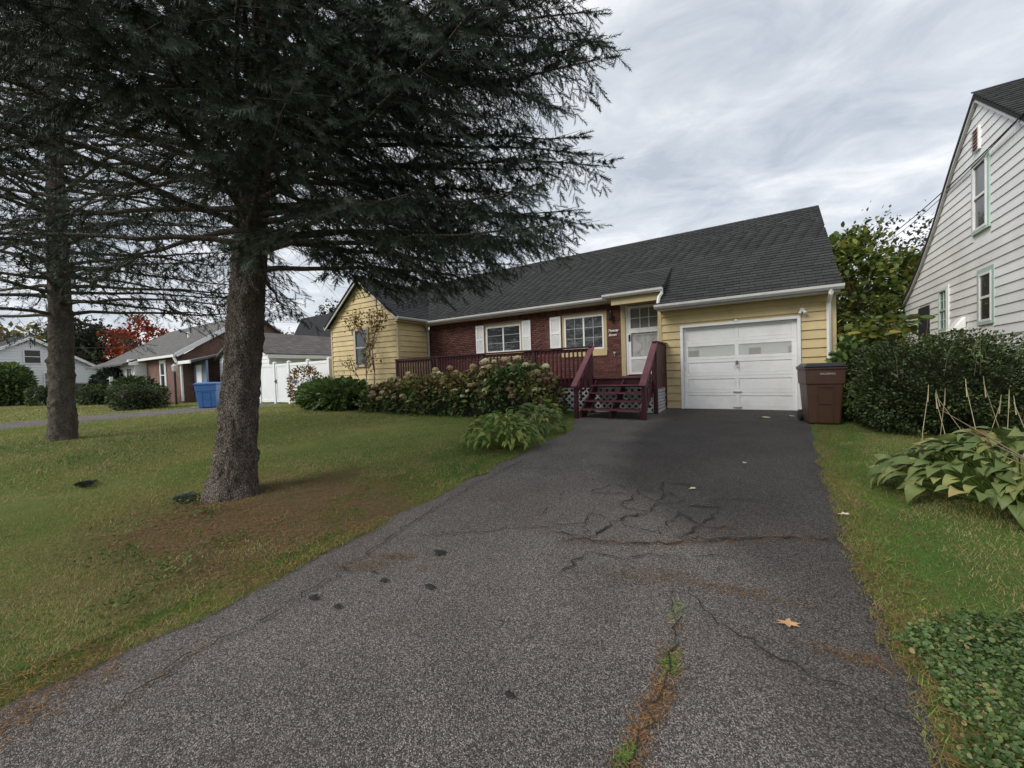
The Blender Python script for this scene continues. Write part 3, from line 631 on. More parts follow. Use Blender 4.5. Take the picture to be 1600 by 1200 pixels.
for (ya, za), (yb, zb) in zip(prof[:-1], prof[1:]): MB().bar((NX-.02, ya, za+.0), (NX-.02, yb, zb+.0), .05, .10).build('rake_board', W['gutter'], NH)
d = np.array([0, 12.18-8.5, 6.42-3.62]); L_ = np.linalg.norm(d); d /= L_; nn = np.array([0, -d[2], d[1]])
tabs(nroof, W['shingle'], (NX-.07, 8.5, 3.73), (1, 0, 0), d, nn, L_, lambda s: (0, 2.6), limit=160, seed=9)
window(NH, 'x', NX+.02, 11.74, 12.34, 3.72, 5.08, W['white'], W['glass'], .045, 'v', sg=-1, depth=.05, trim=W['mint'], tw=.09)
window(NH, 'x', NX+.02, 11.60, 12.12, 1.82, 2.80, W['white'], W['screen'], .045, 'v', sg=-1, depth=.03, trim=W['mint'], tw=.10)
window(NH, 'x', NX+.02, 13.75, 14.25, 1.80, 2.80, W['mint'], W['glass'], .04, 'v', 2, 2, sg=-1, depth=.05, muntin=W['white'], trim=W['white'], tw=.07)
box('side_door', NX-.01, NX+.02, 15.05, 15.85, .65, 2.55, W['roofdark'], NH)
lv = MB().box(NX-.03, NX+.02, 12.05, 12.33, 5.35, 5.82).build('gable_vent', W['offwhite'], NH)
for i in range(6): MB().hexa([(NX-.06, 12.08, 5.38+i*.072), (NX-.032, 12.08, 5.42+i*.072), (NX-.032, 12.30, 5.42+i*.072), (NX-.06, 12.30, 5.38+i*.072), (NX-.06, 12.08, 5.395+i*.072), (NX-.032, 12.08, 5.435+i*.072), (NX-.032, 12.30, 5.435+i*.072), (NX-.06, 12.30, 5.395+i*.072)]).build('louvre', W['louvre'], lv)
MB().hexa([(NX-.22, 12.75, 1.72), (NX, 12.75, 1.72), (NX, 13.1, 1.72), (NX-.22, 13.1, 1.72), (NX-.05, 12.78, 2.0), (NX, 12.75, 2.0), (NX, 13.1, 2.0), (NX-.05, 13.07, 2.0)]).build('dryer_vent', W['white'], NH)
cb = MB()
pts = [(NX-.03, 9.9+.0, 5.3), (NX-.10, 11.0, 4.62), (NX-.12, 12.0, 4.35), (NX-.1, 13.5, 4.25)]
def sagline(a, b, sag, n=24):
    a = np.array(a, float); b = np.array(b, float); t = np.linspace(0, 1, n)[:, None]; p = a+(b-a)*t; p[:, 2] -= (4*sag*t*(1-t))[:, 0]; return p
MB().tube(sagline((NX-.08, 10.2, 5.12), (4.05, 30, 7.2), .55), .012, 6).tube(sagline((NX-.08, 10.2, 5.12), (4.12, 30, 7.35), .75), .008, 6).build('service_cable', W['cable'])
tag(bpy.data.objects['service_cable'], 'black overhead service cable running to the tall white house gable', 'cable')

# ------------------------------------------------------------------ house across the street (seen only mirrored in the garage door windows)
AH = thing('street_house', 'cream clapboard house reflected in the garage door windows', 'house', (-2, -24, 0))
aw = box('front_wall', -9, 5, -24.2, -24, -.4, 3.6, W['offwhite'], AH)
for i in range(17): MB().hexa([(-9, -23.97, -.2+i*.22), (5, -23.97, -.2+i*.22), (5, -24.0, -.2+i*.22), (-9, -24.0, -.2+i*.22), (-9, -23.995, .02+i*.22), (5, -23.995, .02+i*.22), (5, -24.0, .02+i*.22), (-9, -24.0, .02+i*.22)]).build('board', W['vinyl'], aw)
for x in (-6.2, -.6, 2.6):
    f_ = box('window', x-.6, x+.6, -23.97, -23.93, 1.2, 3.0, W['white'], AH); box('pane', x-.5, x+.5, -23.93, -23.92, 1.3, 2.9, W['screen'], f_); box('sash_bar', x-.5, x+.5, -23.92, -23.90, 2.05, 2.12, W['white'], f_)
MB().prism([(-24.8, 3.4), (-23.6, 3.4), (-28, 6.6), (-32, 3.4)], 'x', -9.3, 5.3).build('roof', W['farroof'], AH); box('body', -9, 5, -31.5, -24.21, -.4, 3.5, W['offwhite'], AH)
# ------------------------------------------------------------------ driveway wear
DRV = bpy.data.objects['driveway']
W['crack'] = pmat('crack_dirt_shade', (.018, .015, .013), .95, .4, 60, .3)  # flat crack ribbons: dirt tone with the shade of the recess painted in
W['tar'] = pmat('tar_spot', (.016, .016, .017), .6, .4, 50, .2, .8, 150)
def dz(x, y): return height(x, y)+.012
def ribbon(pts, w0, rs, jit=.02):
    rr = np.random.default_rng(rs); pts = np.array(pts, float); P = [pts[0]]
    for a, b in zip(pts[:-1], pts[1:]):
        n = max(2, int(np.linalg.norm(b-a)/.05))
        for k in range(1, n+1): P.append(a+(b-a)*k/n+rr.normal(0, jit, 2)*(k < n))
    P = np.array(P); t = np.gradient(P, axis=0); t /= np.linalg.norm(t, axis=1, keepdims=True)+1e-9; nr = np.stack([-t[:, 1], t[:, 0]], 1)
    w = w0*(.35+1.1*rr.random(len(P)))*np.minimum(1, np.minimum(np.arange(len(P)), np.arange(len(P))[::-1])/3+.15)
    v = []
    for q, n_, ww in zip(P, nr, w):
        for s in (-1, 1): x, y = q+n_*s*ww/2; v.append((x, y, float(dz(x, y))+.0155))
    f = [(2*i, 2*i+1, 2*i+3, 2*i+2) for i in range(len(P)-1)]
    return v, f
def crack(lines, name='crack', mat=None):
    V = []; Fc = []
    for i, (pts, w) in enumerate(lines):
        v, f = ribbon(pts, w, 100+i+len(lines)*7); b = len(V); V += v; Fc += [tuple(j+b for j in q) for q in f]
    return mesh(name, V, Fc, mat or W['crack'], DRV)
CENTER = [(-.48, 2.49), (-.39, 2.08), (-.37, 1.71), (-.41, 1.46), (-.42, 1.1), (-.45, .4)]
ACROSS = [(-1.35, 2.75), (-.77, 2.95), (-.38, 3.17), (.02, 3.44), (.50, 3.64)]
LEFT = [(-2.4, .36), (-2.52, .8), (-2.47, 1.17), (-2.57, 1.82), (-2.72, 2.7), (-2.82, 3.51), (-2.87, 4.77)]
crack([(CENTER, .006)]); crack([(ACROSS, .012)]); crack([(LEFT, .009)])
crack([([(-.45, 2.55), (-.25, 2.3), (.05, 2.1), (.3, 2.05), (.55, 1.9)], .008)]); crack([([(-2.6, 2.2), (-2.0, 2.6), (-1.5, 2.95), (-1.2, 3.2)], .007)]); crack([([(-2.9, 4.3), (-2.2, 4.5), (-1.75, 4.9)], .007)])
rr = np.random.default_rng(12); gx, gy = np.meshgrid(np.arange(-2.0, .35, .26), np.arange(2.35, 5.3, .30)); px = gx+rr.uniform(-.12, .12, gx.shape)-.0+.12*(gy-3.6); py = gy+rr.uniform(-.13, .13, gx.shape); al = []
for j in range(gx.shape[0]):
    for i in range(gx.shape[1]):
        for (jj, i2) in ((j, i+1), (j+1, i)):
            if jj >= gx.shape[0] or i2 >= gx.shape[1]: continue
            mx_, my_ = (px[j, i]+px[jj, i2])/2, (py[j, i]+py[jj, i2])/2
            d_ = math.hypot((mx_+.95)/.95, (my_-3.55)/1.25)
            if rr.random() < 1.0*(1-d_**2): al.append(([(px[j, i], py[j, i]), (px[jj, i2], py[jj, i2])], .008+.026*rr.random()*(1.1-d_)))
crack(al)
for (x, y, r) in ((-2.07, 2.17, .042), (-2.15, 1.71, .024), (-2.40, 1.37, .028), (-1.82, 1.80, .028), (-2.18, 1.39, .02), (-2.3, 1.75, .014), (-.93, 1.36, .018)):
    n = 16; v = [(x, y, float(dz(x, y))+.0185)]+[(x+r*(.6+.7*rr.random())*1.2*math.cos(6.283*k/n), y+r*(.6+.7*rr.random())*math.sin(6.283*k/n), 0) for k in range(n)]
    v = [v[0]]+[(a, b, float(dz(a, b))+.0145) for a, b, _ in v[1:]]; mesh('tar_spot', v, [(0, k, k % n+1) for k in range(1, n+1)], W['tar'], DRV)

# ------------------------------------------------------------------ grass, litter
W['grass'] = leafmat('grass_blades', [(0, (.056, .145, .022)), (.35, (.112, .222, .038)), (.6, (.215, .275, .064)), (.8, (.37, .31, .135)), (1, (.42, .32, .17))], .6, .15, .25, 3, .15)
W['litter'] = leafmat('dry_needles', [(0, (.09, .055, .033)), (.5, (.20, .115, .055)), (1, (.34, .19, .08))], .8, .1, .1, 4, .2)
rg = np.random.default_rng(7)
def on_drive(x, y, m=0.): return (x > drive_left(y)+m) & (x < drive_right(y)-m) & (y < 11.2)
def bare(x, y):
    d = np.hypot((x+4.25)*.50, (y-2.0)*.66)+1.3*fbm(x*1.6, y*1.6, 44); return np.clip((1.75-d)/.6, 0, 1)
BL = np.array([(-.5, 0, 0), (.5, 0, 0), (.15, .35, 1.0)]); BT = np.array([[0, 1, 2]])
def blades(n, x0, x1, y0, y1, hgt, wid, dens=None, seed=1):
    q = np.random.default_rng(seed); x = q.uniform(x0, x1, n); y = q.uniform(y0, y1, n)
    keep = ~on_drive(x, y, .05); keep &= ~((x > -22.2) & (x < -18.5)); keep &= (np.hypot(x+5.40, y-2.2) > .33)
    keep &= ~((y > WY-.1) & (x < 1.4)) & ~((y > 9.9) & (x > -11.3) & (x < -2.1))
    b = bare(x, y); keep &= q.random(n) > b*(.35+.6*(fbm(x*5, y*5, 91) > .45))
    if dens is not None: keep &= q.random(n) < dens(x, y)
    x, y, b = x[keep], y[keep], b[keep]; m = len(x)
    edge = np.clip(1-np.minimum(np.abs(x-drive_left(y))/.30, np.abs(x-drive_right(y))/.60), 0, 1)*(fbm(x*3, y*3, 77) > .33)
    pat = .6*fbm(x*.55, y*.55, 21)+.4*fbm(x*1.9, y*1.1, 23)
    dry = -.02+1.15*(pat-.36)+1.05*edge+.28*b+.20*np.clip((x+10)*.08, 0, .5)*(y > 3)*(x < 0)
    tone = np.clip(dry+q.normal(0, .13, m), 0, .999)
    h = hgt*(.55+.9*q.random(m))*(.6+.8*fbm(x*1.3, y*1.3, 5))*(1-.35*b)
    a = q.uniform(0, 6.283, m); ln = q.normal(0, .6, (m, 2)); ca, sa = np.cos(a), np.sin(a)
    Mx = np.zeros((m, 3, 3)); Mx[:, 0, 0] = wid*ca; Mx[:, 1, 0] = wid*sa; Mx[:, 0, 1] = -sa*h*.6; Mx[:, 1, 1] = ca*h*.6; Mx[:, 0, 2] = ln[:, 0]*h; Mx[:, 1, 2] = ln[:, 1]*h; Mx[:, 2, 2] = h
    pos = np.stack([x, y, height(x, y)+.02*(fbm(x*.9, y*.9, 2)-.5)-.004], 1)
    return stamp(BL, BT, Mx, pos, tone)
def merge(parts):
    V = []; T = []; Q = []; o_ = 0
    for v, t, q in parts: V.append(v); T.append(t+o_); Q.append(q); o_ += len(v)
    return np.concatenate(V), np.concatenate(T), np.concatenate(Q)
near = lambda s: (lambda x, y: np.clip((s/np.maximum(np.hypot(x, y), .5))**1.7, 0, 1))
gp = [blades(240000, -7.5, -2.8, -1.2, 3.6, .021, .0042, near(3.6), 1), blades(170000, -12, -2.8, 1.0, 9.6, .028, .008, near(5.5), 2), blades(90000, -22, -8, -3, 10, .04, .014, None, 3), blades(150000, .3, 3.6, .8, 9.5, .026, .0042, near(4.8), 4), blades(60000, -45, -20, -6, 9, .045, .03, None, 5)]
v, t, q = merge(gp); g_ = trimesh('grass', v, t, W['grass'], None, q); tag(g_, 'short patchy green and straw coloured lawn grass', 'grass', kind='stuff')
# needles and clippings
NT = np.array([(0, -.5, 0), (0, .5, 0), (1, 0, .25)])
def litter(n, fx, wid, lo, hi, tone, seed, lift=.016):
    q = np.random.default_rng(seed); x, y = fx(q, n); m = len(x); a = q.uniform(0, 6.283, m); L = q.uniform(lo, hi, m)
    Mx = np.zeros((m, 3, 3)); Mx[:, 0, 0] = L*np.cos(a); Mx[:, 1, 0] = L*np.sin(a); Mx[:, 0, 1] = -np.sin(a)*wid; Mx[:, 1, 1] = np.cos(a)*wid; Mx[:, 2, 2] = L*q.uniform(.0, .9, m)
    return stamp(NT, BT, Mx, np.stack([x, y, height(x, y)+lift+q.uniform(0, .006, m)], 1), np.clip(tone+q.normal(0, .2, m), 0, .999))
def spot(cx, cy, rx, ry, ang=0):
    def f(q, n):
        u, w = q.normal(0, .5, n)*rx, q.normal(0, .5, n)*ry; return cx+u*math.cos(ang)-w*math.sin(ang), cy+u*math.sin(ang)+w*math.cos(ang)
    return f
def along(pts, w):
    P = np.array(pts)
    def f(q, n):
        s = q.random(n)*(len(P)-1); i = np.minimum(s.astype(int), len(P)-2); u = (s-i)[:, None]; p = P[i]*(1-u)+P[i+1]*u
        k = fbm(p[:, 0]*4, p[:, 1]*4, 9) > .47
        p = p+q.normal(0, w, (n, 2)); return p[k, 0], p[k, 1]
    return f
def area(x0, x1, y0, y1, fn):
    def f(q, n):
        x, y = q.uniform(x0, x1, n), q.uniform(y0, y1, n); k = fn(x, y, q); return x[k], y[k]
    return f
lp = [litter(60000, area(-7, -2.6, 0, 5, lambda x, y, q: (q.random(len(x)) < bare(x, y)*.9*(.3+.9*(fbm(x*3, y*3, 14) > .42))+.06) & ~on_drive(x, y)), .0045, .015, .055, .42, 1, .012)]
for i, (cx, cy, rx, ry, an, n) in enumerate([(-2.45, 1.78, .20, .06, .5, 420), (-2.35, 1.98, .16, .04, .4, 320), (-.72, 2.51, .16, .07, .3, 260), (-.50, 2.63, .10, .06, 0, 150), (-.12, 2.60, .28, .05, .1, 420), (-2.02, 1.94, .12, .05, .2, 60), (-1.73, 1.45, .16, .05, .3, 70), (-1.45, 3.1, .3, .2, 0, 140), (-1.1, 3.9, .35, .3, 0, 180), (-.4, 3.35, .4, .1, .5, 240), (.35, 2.28, .20, .04, .1, 380), (-2.3, 3.3, .2, .05, .5, 120), (-2.6, .5, .3, .2, 0, 160), (-.9, 2.0, .3, .3, 0, 90)]):
    lp.append(litter(int(n*.6), spot(cx, cy, rx*1.35, ry*1.5, an), .0032, .025, .06, .78, 20+i))
lp.append(litter(1700, along(CENTER, .03), .004, .02, .05, .72, 50)); lp.append(litter(900, along(ACROSS, .03), .003, .02, .05, .7, 51)); lp.append(litter(260, along(LEFT, .012), .003, .02, .04, .6, 52))
lp.append(litter(14000, area(-3.7, -2.6, -.5, 8, lambda x, y, q: ((drive_left(y)-x) > -.10*q.random(len(x))**2) & ((drive_left(y)-x) < .30*q.random(len(x))**1.5)), .004, .02, .06, .6, 53))
lp.append(litter(26000, area(.3, 1.6, 1.2, 9, lambda x, y, q: ((x-drive_right(y)) > -.08*q.random(len(x))) & ((x-drive_right(y)) < .55*q.random(len(x))**1.5*(.3+1.2*fbm(x*2, y*2, 15)))), .006, .025, .065, .95, 54))
lp.append(litter(2500, area(-3.2, -2.3, -.2, .6, lambda x, y, q: x < -2.72-.5*(y-.1)+.25*q.random(len(x))), .004, .03, .07, .7, 55))
v, t, q = merge(lp); o = trimesh('fallen_needles', v, t, W['litter'], None, q); tag(o, 'brown and orange fallen needles on lawn edge and driveway cracks', 'needles', kind='stuff')
cg = [litter(110, spot(-.37, 1.86, .035, .10), .004, .02, .05, .3, 60, .02), litter(70, spot(-.43, 1.35, .03, .06), .004, .02, .05, .4, 61, .02), litter(50, spot(-.42, 2.25, .02, .12), .004, .02, .05, .6, 62, .02)]
v, t, q = merge(cg); o = trimesh('crack_weeds', v, t, W['grass'], None, q); tag(o, 'small weeds growing out of the driveway crack', 'weeds', kind='stuff')

# ------------------------------------------------------------------ spruces
def bark_mat():
    m, t, b = newmat('spruce_bark'); g = G(t); p0_ = g.pos((1, 1, .42)); p = g.n('ShaderNodeVectorMath', {0: p0_, 1: g.n('ShaderNodeVectorMath', {0: g.n('ShaderNodeTexNoise', {'Vector': p0_, 'Scale': 14.0, 'Detail': 4.0}).outputs['Color'], 1: (.05, .05, .05)}, operation='MULTIPLY').outputs[0]}, operation='ADD').outputs[0]
    vo = g.n('ShaderNodeTexVoronoi', {'Vector': p, 'Scale': 62.0}, feature='DISTANCE_TO_EDGE'); n1_ = g.noise(p, 9, 8, .7); n2_ = g.noise(p, 70, 5, .7)
    c = g.ramp(n1_, [(.3, (.125, .098, .080)), (.5, (.215, .178, .152)), (.72, (.34, .295, .265))])
    c = g.mix(g.ramp(vo.outputs[0], [(0, (.85,)*3), (.13, (0,)*3)]), c, (.055, .044, .037)); c = g.mix(1.0, c, g.ramp(n2_, [(.3, (.7,)*3), (.7, (1.3,)*3)]), 'MULTIPLY')
    t.links.new(c, b.inputs['Base Color']); b.inputs['Roughness'].default_value = .95; b.inputs['Specular IOR Level'].default_value = .15
    h_ = g.math('ADD', g.n('ShaderNodeMapRange', {0: vo.outputs[0], 1: 0.0, 2: .14, 3: 0.0, 4: 1.0}).outputs[0], g.math('MULTIPLY', n2_, .7))
    t.links.new(g.bump(h_, .025, 1.0), b.inputs['Normal']); return m
W['bark'] = bark_mat()
W['needle'] = leafmat('spruce_needles', [(0, (.020, .028, .015)), (.5, (.034, .046, .028)), (.8, (.060, .080, .056)), (1, (.115, .145, .115))], .55, .25, .12, .8, .25)
W['twig'] = pmat('spruce_twig', (.050, .038, .030), .9, .3, 30, .2)
def sprig_template(seed, n=34, nl=.27, nw=.055):
    q = np.random.default_rng(seed); V = []; T = []
    for i in range(n):
        s = (i+.5)/n; a = i*2.4+q.normal(0, .3); f = .35+.5*s; rad = np.array([f, math.cos(a)*.85, math.sin(a)*.85]); rad /= np.linalg.norm(rad); L = nl*(.8+.4*q.random())*(1-.25*s)
        side = np.cross(rad, [1, 0, 0]); side /= np.linalg.norm(side)+1e-6; b = np.array([s*.92, 0, 0]); k = len(V); V += [b-side*nw/2, b+side*nw/2, b+rad*L]; T.append((k, k+1, k+2))
    k = len(V); V += [(0, -.012, 0), (0, .012, 0), (1, 0, 0)]; T.append((k, k+1, k+2))
    return np.array(V), np.array(T)
STEM_V = np.array([(0, math.cos(a), math.sin(a)) for a in (0, 2.094, 4.189)]+[(1, .35*math.cos(a), .35*math.sin(a)) for a in (0, 2.094, 4.189)]); STEM_T = np.array([(0, 1, 4), (0, 4, 3), (1, 2, 5), (1, 5, 4), (2, 0, 3), (2, 3, 5)])
def spruce(base, lean, Ht, r0, zmin, reach, label, seed, sp_len, sp2, node, tmpl, zdetail, knots, burls=(), ringn=84, flare=.42, extra=()):
    q = np.random.default_rng(seed); base = np.array(base, float); lean = np.array([lean[0], lean[1], 1.]); T_ = thing('spruce_tree', label, 'tree', tuple(base), 'spruce trees on the front lawn')
    cz = lambda z: base+lean*z
    zs = np.concatenate([np.arange(-.15, 3.2, .028), np.arange(3.2, zdetail, .12), np.linspace(zdetail, Ht, 14)]); V = []
    kz = q.uniform(.2, 4.5, knots); ka = q.uniform(0, 6.283, knots); kr = q.uniform(.02, .045, knots)
    for z in zs:
        r = r0*(1-max(z, 0)/Ht*.95)*(1+flare*math.exp(-max(z, -.1)/.24)); c = cz(z); aj = 2*np.pi*np.arange(ringn)/ringn; bkr = .030*(vnoise(np.cos(aj)*r*26+50, np.sin(aj)*r*26+z*9+50, 3)-.5)+.020*(vnoise(np.cos(aj)*r*60+90, np.sin(aj)*r*60+z*22+90, 4)-.5)
        for j in range(ringn):
            a = 2*math.pi*j/ringn; rr_ = r*(1+.035*math.sin(3*a+z*1.3)+.025*math.sin(5*a-z*2.1)+.22*flare*math.exp(-max(z, 0)/.3)*math.sin(3*a+1.2))
            pass
            da = np.angle(np.exp(1j*(a-ka))); bum = kr*np.exp(-(da*r0/.05)**2-((z-kz)/.05)**2); rr_ += bum.max() if knots else 0
            for (ba, bz_, bs, bh) in burls:
                d_ = math.atan2(math.sin(a-ba), math.cos(a-ba)); rr_ += bh*math.exp(-(d_/.55)**2-((z-bz_)/bs)**2)
            V.append((c[0]+(rr_+bkr[j])*math.cos(a), c[1]+(rr_+bkr[j])*math.sin(a), c[2]))
    nz = len(zs); Fc = [(i*ringn+j, i*ringn+(j+1) % ringn, (i+1)*ringn+(j+1) % ringn, (i+1)*ringn+j) for i in range(nz-1) for j in range(ringn)]
    mesh('trunk', V, Fc, W['bark'], T_, True)
    SP = []; SD = []; SL_ = []; TP = []; TD = []; TL = []; TR = []
    z = zmin; az = q.uniform(0, 6.28); br = 0
    tocam = math.atan2(CAM[1]-base[1], CAM[0]-base[0]); dcam = math.hypot(CAM[1]-base[1], CAM[0]-base[0])
    jobs = []
    while z < Ht-.4:
        fine = z < zdetail
        for kk in range((5 if z > 3.0 else 4) if fine else 4): az += 2.399+q.normal(0, .25); jobs.append((z+q.uniform(-.1, .1), az, fine))
        z += q.uniform(.24, .34) if fine else .75
    for (z_, a_) in extra: jobs.append((z_, a_, True))
    if True:
        for (zb, az, fine) in jobs:
            L = reach(zb)*q.uniform(.82, 1.06)
            dang = abs(math.atan2(math.sin(az-tocam), math.cos(az-tocam)))
            if zb < 2.75 and math.cos(az-.55) < 0 and dcam < 8: continue
            if dang < .8 and dcam < 8:
                if zb < 2.75: continue
                L = min(L, 3.1+1.6*(dang/.8)**2)
            a0 = q.uniform(.02, .20) if zb < 5 else q.uniform(.1, .3); dr = q.uniform(.12, .34) if zb < 5 else q.uniform(.1, .3)
            cur = q.normal(0, .12); ss = np.linspace(0, 1, 10); d0 = np.array([math.cos(az), math.sin(az), 0]); lat = np.array([-d0[1], d0[0], 0])
            start = cz(zb); P = start+d0*(ss*L)[:, None]+lat*(cur*ss**2*L)[:, None]; P[:, 2] += L*(a0*ss-dr*ss**2+.55*dr*ss**3); P[1:-1] += q.normal(0, .02, (8, 3))*L/4
            rad = np.interp(ss, [0, .12, 1], [.052, .036, .006])*(.55+.45*L/4.4)
            MB().tube(P, rad, 7 if fine else 4, False).build('limb', W['bark'], T_, True)
            tan = np.gradient(P, axis=0); tan /= np.linalg.norm(tan, axis=1, keepdims=True)
            thin = 1.0 if (math.cos(az-.45) > .1 or zb > 4.6) else 1.75
            st = sp2/L*(1 if fine else 2.2)*thin**.5; nd_ = node*thin; s = .10+q.uniform(0, .05); sd_ = 1
            while s < 1.0:
                p0 = np.array([np.interp(s, ss, P[:, i]) for i in range(3)]); tg = np.array([np.interp(s, ss, tan[:, i]) for i in range(3)])
                lt = np.cross([0, 0, 1.], tg); lt /= np.linalg.norm(lt); sd_ = -sd_
                l2 = (.22+.80*math.sin(math.pi*min(1, (s*.9+.08)))**.8*(1-.35*s))*(L/4.4)**.5*q.uniform(.6, 1.15)
                dd = tg*q.uniform(.45, .8)+lt*sd_*q.uniform(.55, .95)+np.array([0, 0, q.uniform(-.55, .02)]); dd /= np.linalg.norm(dd)
                dead = s < .30 and q.random() < (.8 if zb < 4.0 else .35)
                TP.append(p0); TD.append(dd); TL.append(l2*(.8 if dead else 1)); TR.append(.0055 if not dead else .004)
                if not dead:
                    t0 = .25 if s < .45 else .05; tt = t0+q.uniform(0, .04)
                    l3 = np.cross(dd, [0, 0, 1.]); l3 /= np.linalg.norm(l3)+1e-9; sg = 1
                    while tt < 1.0:
                        pp = p0+dd*(tt*l2)+np.array([0, 0, -.22*l2*tt*tt]); sg = -sg
                        d3 = dd*q.uniform(.3, .9)+l3*sg*q.uniform(.2, .9)+np.array([0, 0, q.uniform(-1.1, .05)])
                        SP.append(pp); SD.append(d3); SL_.append(sp_len*q.uniform(.7, 1.25)); tt += nd_/l2*(1 if fine else 2)
                    SP.append(p0+dd*l2*.95+np.array([0, 0, -.20*l2])); SD.append(dd+np.array([0, 0, -.2])); SL_.append(sp_len*1.2)
                else:
                    for _ in range(2):
                        TP.append(p0+dd*l2*q.uniform(.2, .7)); e_ = dd+q.normal(0, .5, 3); TD.append(e_/np.linalg.norm(e_)); TL.append(l2*.35); TR.append(.0025)
                s += st*q.uniform(.7, 1.3)
            SP.append(P[-1]); SD.append(tan[-1]); SL_.append(sp_len*1.3); br += 1
    SP = np.array(SP); SD = np.array(SD); SL_ = np.array(SL_); Fm = frames(SD, q.uniform(0, 6.28, len(SD)))*SL_[:, None, None]
    tone = np.clip(.15+.55*q.random(len(SP))+.7*(fbm(SP[:, 0]*1.6+9, SP[:, 1]*1.6+SP[:, 2], 3)-.4), 0, .99); pr = []
    grp = q.integers(0, len(tmpl), len(SP))
    for k, (tv, tt_) in enumerate(tmpl):
        m_ = grp == k; pr.append(stamp(tv, tt_, Fm[m_], SP[m_], tone[m_]))
    v, t, qq = merge(pr); trimesh('needle_foliage', v, t, W['needle'], T_, qq)
    TD = np.array(TD); Tm = frames(TD); TL = np.array(TL); TR = np.array(TR); Tm = Tm*np.stack([TL, TR, TR], 1)[:, None, :]
    v, t, qq = stamp(STEM_V, STEM_T, Tm, np.array(TP), q.random(len(TP))); trimesh('twigs', v, t, W['twig'], T_, qq)
    print('spruce', br, len(SP), len(TP)); return T_
TM = [sprig_template(k) for k in range(4)]; TMs = [sprig_template(k+9, 18, .24, .07) for k in range(3)]
spruce((-5.40, 2.17, -.27), (.068, .075), 15, .208, 2.62, lambda z: np.interp(z, [2, 2.6, 3.2, 6.0, 15], [2.2, 3.2, 4.15, 4.05, .4]), 'large spruce tree with thick knotted trunk beside the asphalt driveway', 5, .150, .092, .046, TM, 6.6, 46, burls=((-.35, 2.35, .16, .075), (-.2, 1.95, .18, .07), (2.6, 2.0, .3, .03)), extra=[(3.15+.21*k, -.39+.75*math.sin(k*1.9)) for k in range(13)]+[(4.3+.2*k, 2.9+1.1*math.sin(k*2.7)) for k in range(10)]+[(2.85+.21*k, [.15, .75, .42, 1.0, .28, .58][k % 6]+.08*math.sin(k*2.3)) for k in range(15)])
spruce((-13.0, 2.0, -.04), (.0, .02), 16, .215, 2.75, lambda z: np.interp(z, [2, 3, 6, 16], [3.6, 4.4, 4.4, .4]), 'spruce tree with bare lower trunk farther left on the lawn', 11, .27, .24, .15, TMs, 9.0, 40, flare=.16, ringn=36)

# ------------------------------------------------------------------ leafy plants
LEAF_V = np.array([(0, 0, 0), (.28, .24, .05), (.68, .22, .03), (1, 0, -.10), (.68, -.22, .03), (.28, -.24, .05), (.5, 0, -.02)]); LEAF_T = np.array([(0, 6, 1), (1, 6, 2), (2, 6, 3), (3, 6, 4), (4, 6, 5), (5, 6, 0)])
DIA_V = np.array([(0, 0, 0), (.45, .30, .08), (1, 0, -.05), (.45, -.30, .08)]); DIA_T = np.array([(0, 2, 1), (0, 3, 2)])
def leaves(name, P, D_, size, mat, parent, seed=0, tmpl=(DIA_V, DIA_T), tone=None, jit=.3):
    q = np.random.default_rng(seed); n = len(P); s = size*(1+jit*q.normal(0, 1, n)).clip(.4, 1.8); Fm = frames(D_, q.normal(0, .7, n))*s[:, None, None]
    v, t, r_ = stamp(tmpl[0], tmpl[1], Fm, P, q.random(n) if tone is None else tone); return trimesh(name, v, t, mat, parent, r_)
def clumps(q, c, rad, nc, per, sig, shell=.55):
    d = q.normal(0, 1, (nc, 3)); d /= np.linalg.norm(d, axis=1, keepdims=True); r = shell+(1-shell)*q.random(nc)**.6; C_ = np.array(c)+d*r[:, None]*np.array(rad)
    P = np.repeat(C_, per, 0)+q.normal(0, 1, (nc*per, 3))*np.array(sig); D_ = np.repeat(d, per, 0)*.7+q.normal(0, .6, (nc*per, 3))+np.array([0, 0, -.15]); return C_, P, D_
def tree(name, label, base, c, rad, nc, per, sig, size, mat, seed, cat='tree', group=None, trunk_r=.12, shell=.45, tmpl=(DIA_V, DIA_T), twig=True, bark=None):
    q = np.random.default_rng(seed); T_ = thing(name, label, cat, tuple(base), group); C_, P, D_ = clumps(q, c, rad, nc, per, sig, shell)
    k = P[:, 2] > base[2]+.1; leaves('crown', P[k], D_[k], size, mat, T_, seed, tmpl); mb = MB(); b = np.array(base, float); top = np.array(c)+np.array([0, 0, .3*rad[2]])
    mb.tube([b-np.array([0, 0, .1]), b*.5+top*.5+q.normal(0, .06, 3), top], [trunk_r, trunk_r*.7, trunk_r*.25], 8)
    if twig:
        for e_ in C_[:: max(1, nc//40)]:
            s_ = b+(top-b)*q.uniform(.25, .8); mid = (s_+e_)/2+np.array([0, 0, .08*np.linalg.norm(e_-s_)]); mb.tube([s_, mid, e_], [trunk_r*.35, trunk_r*.2, trunk_r*.06], 5)
    mb.build('trunk', bark or W['wood'], T_, True); return T_
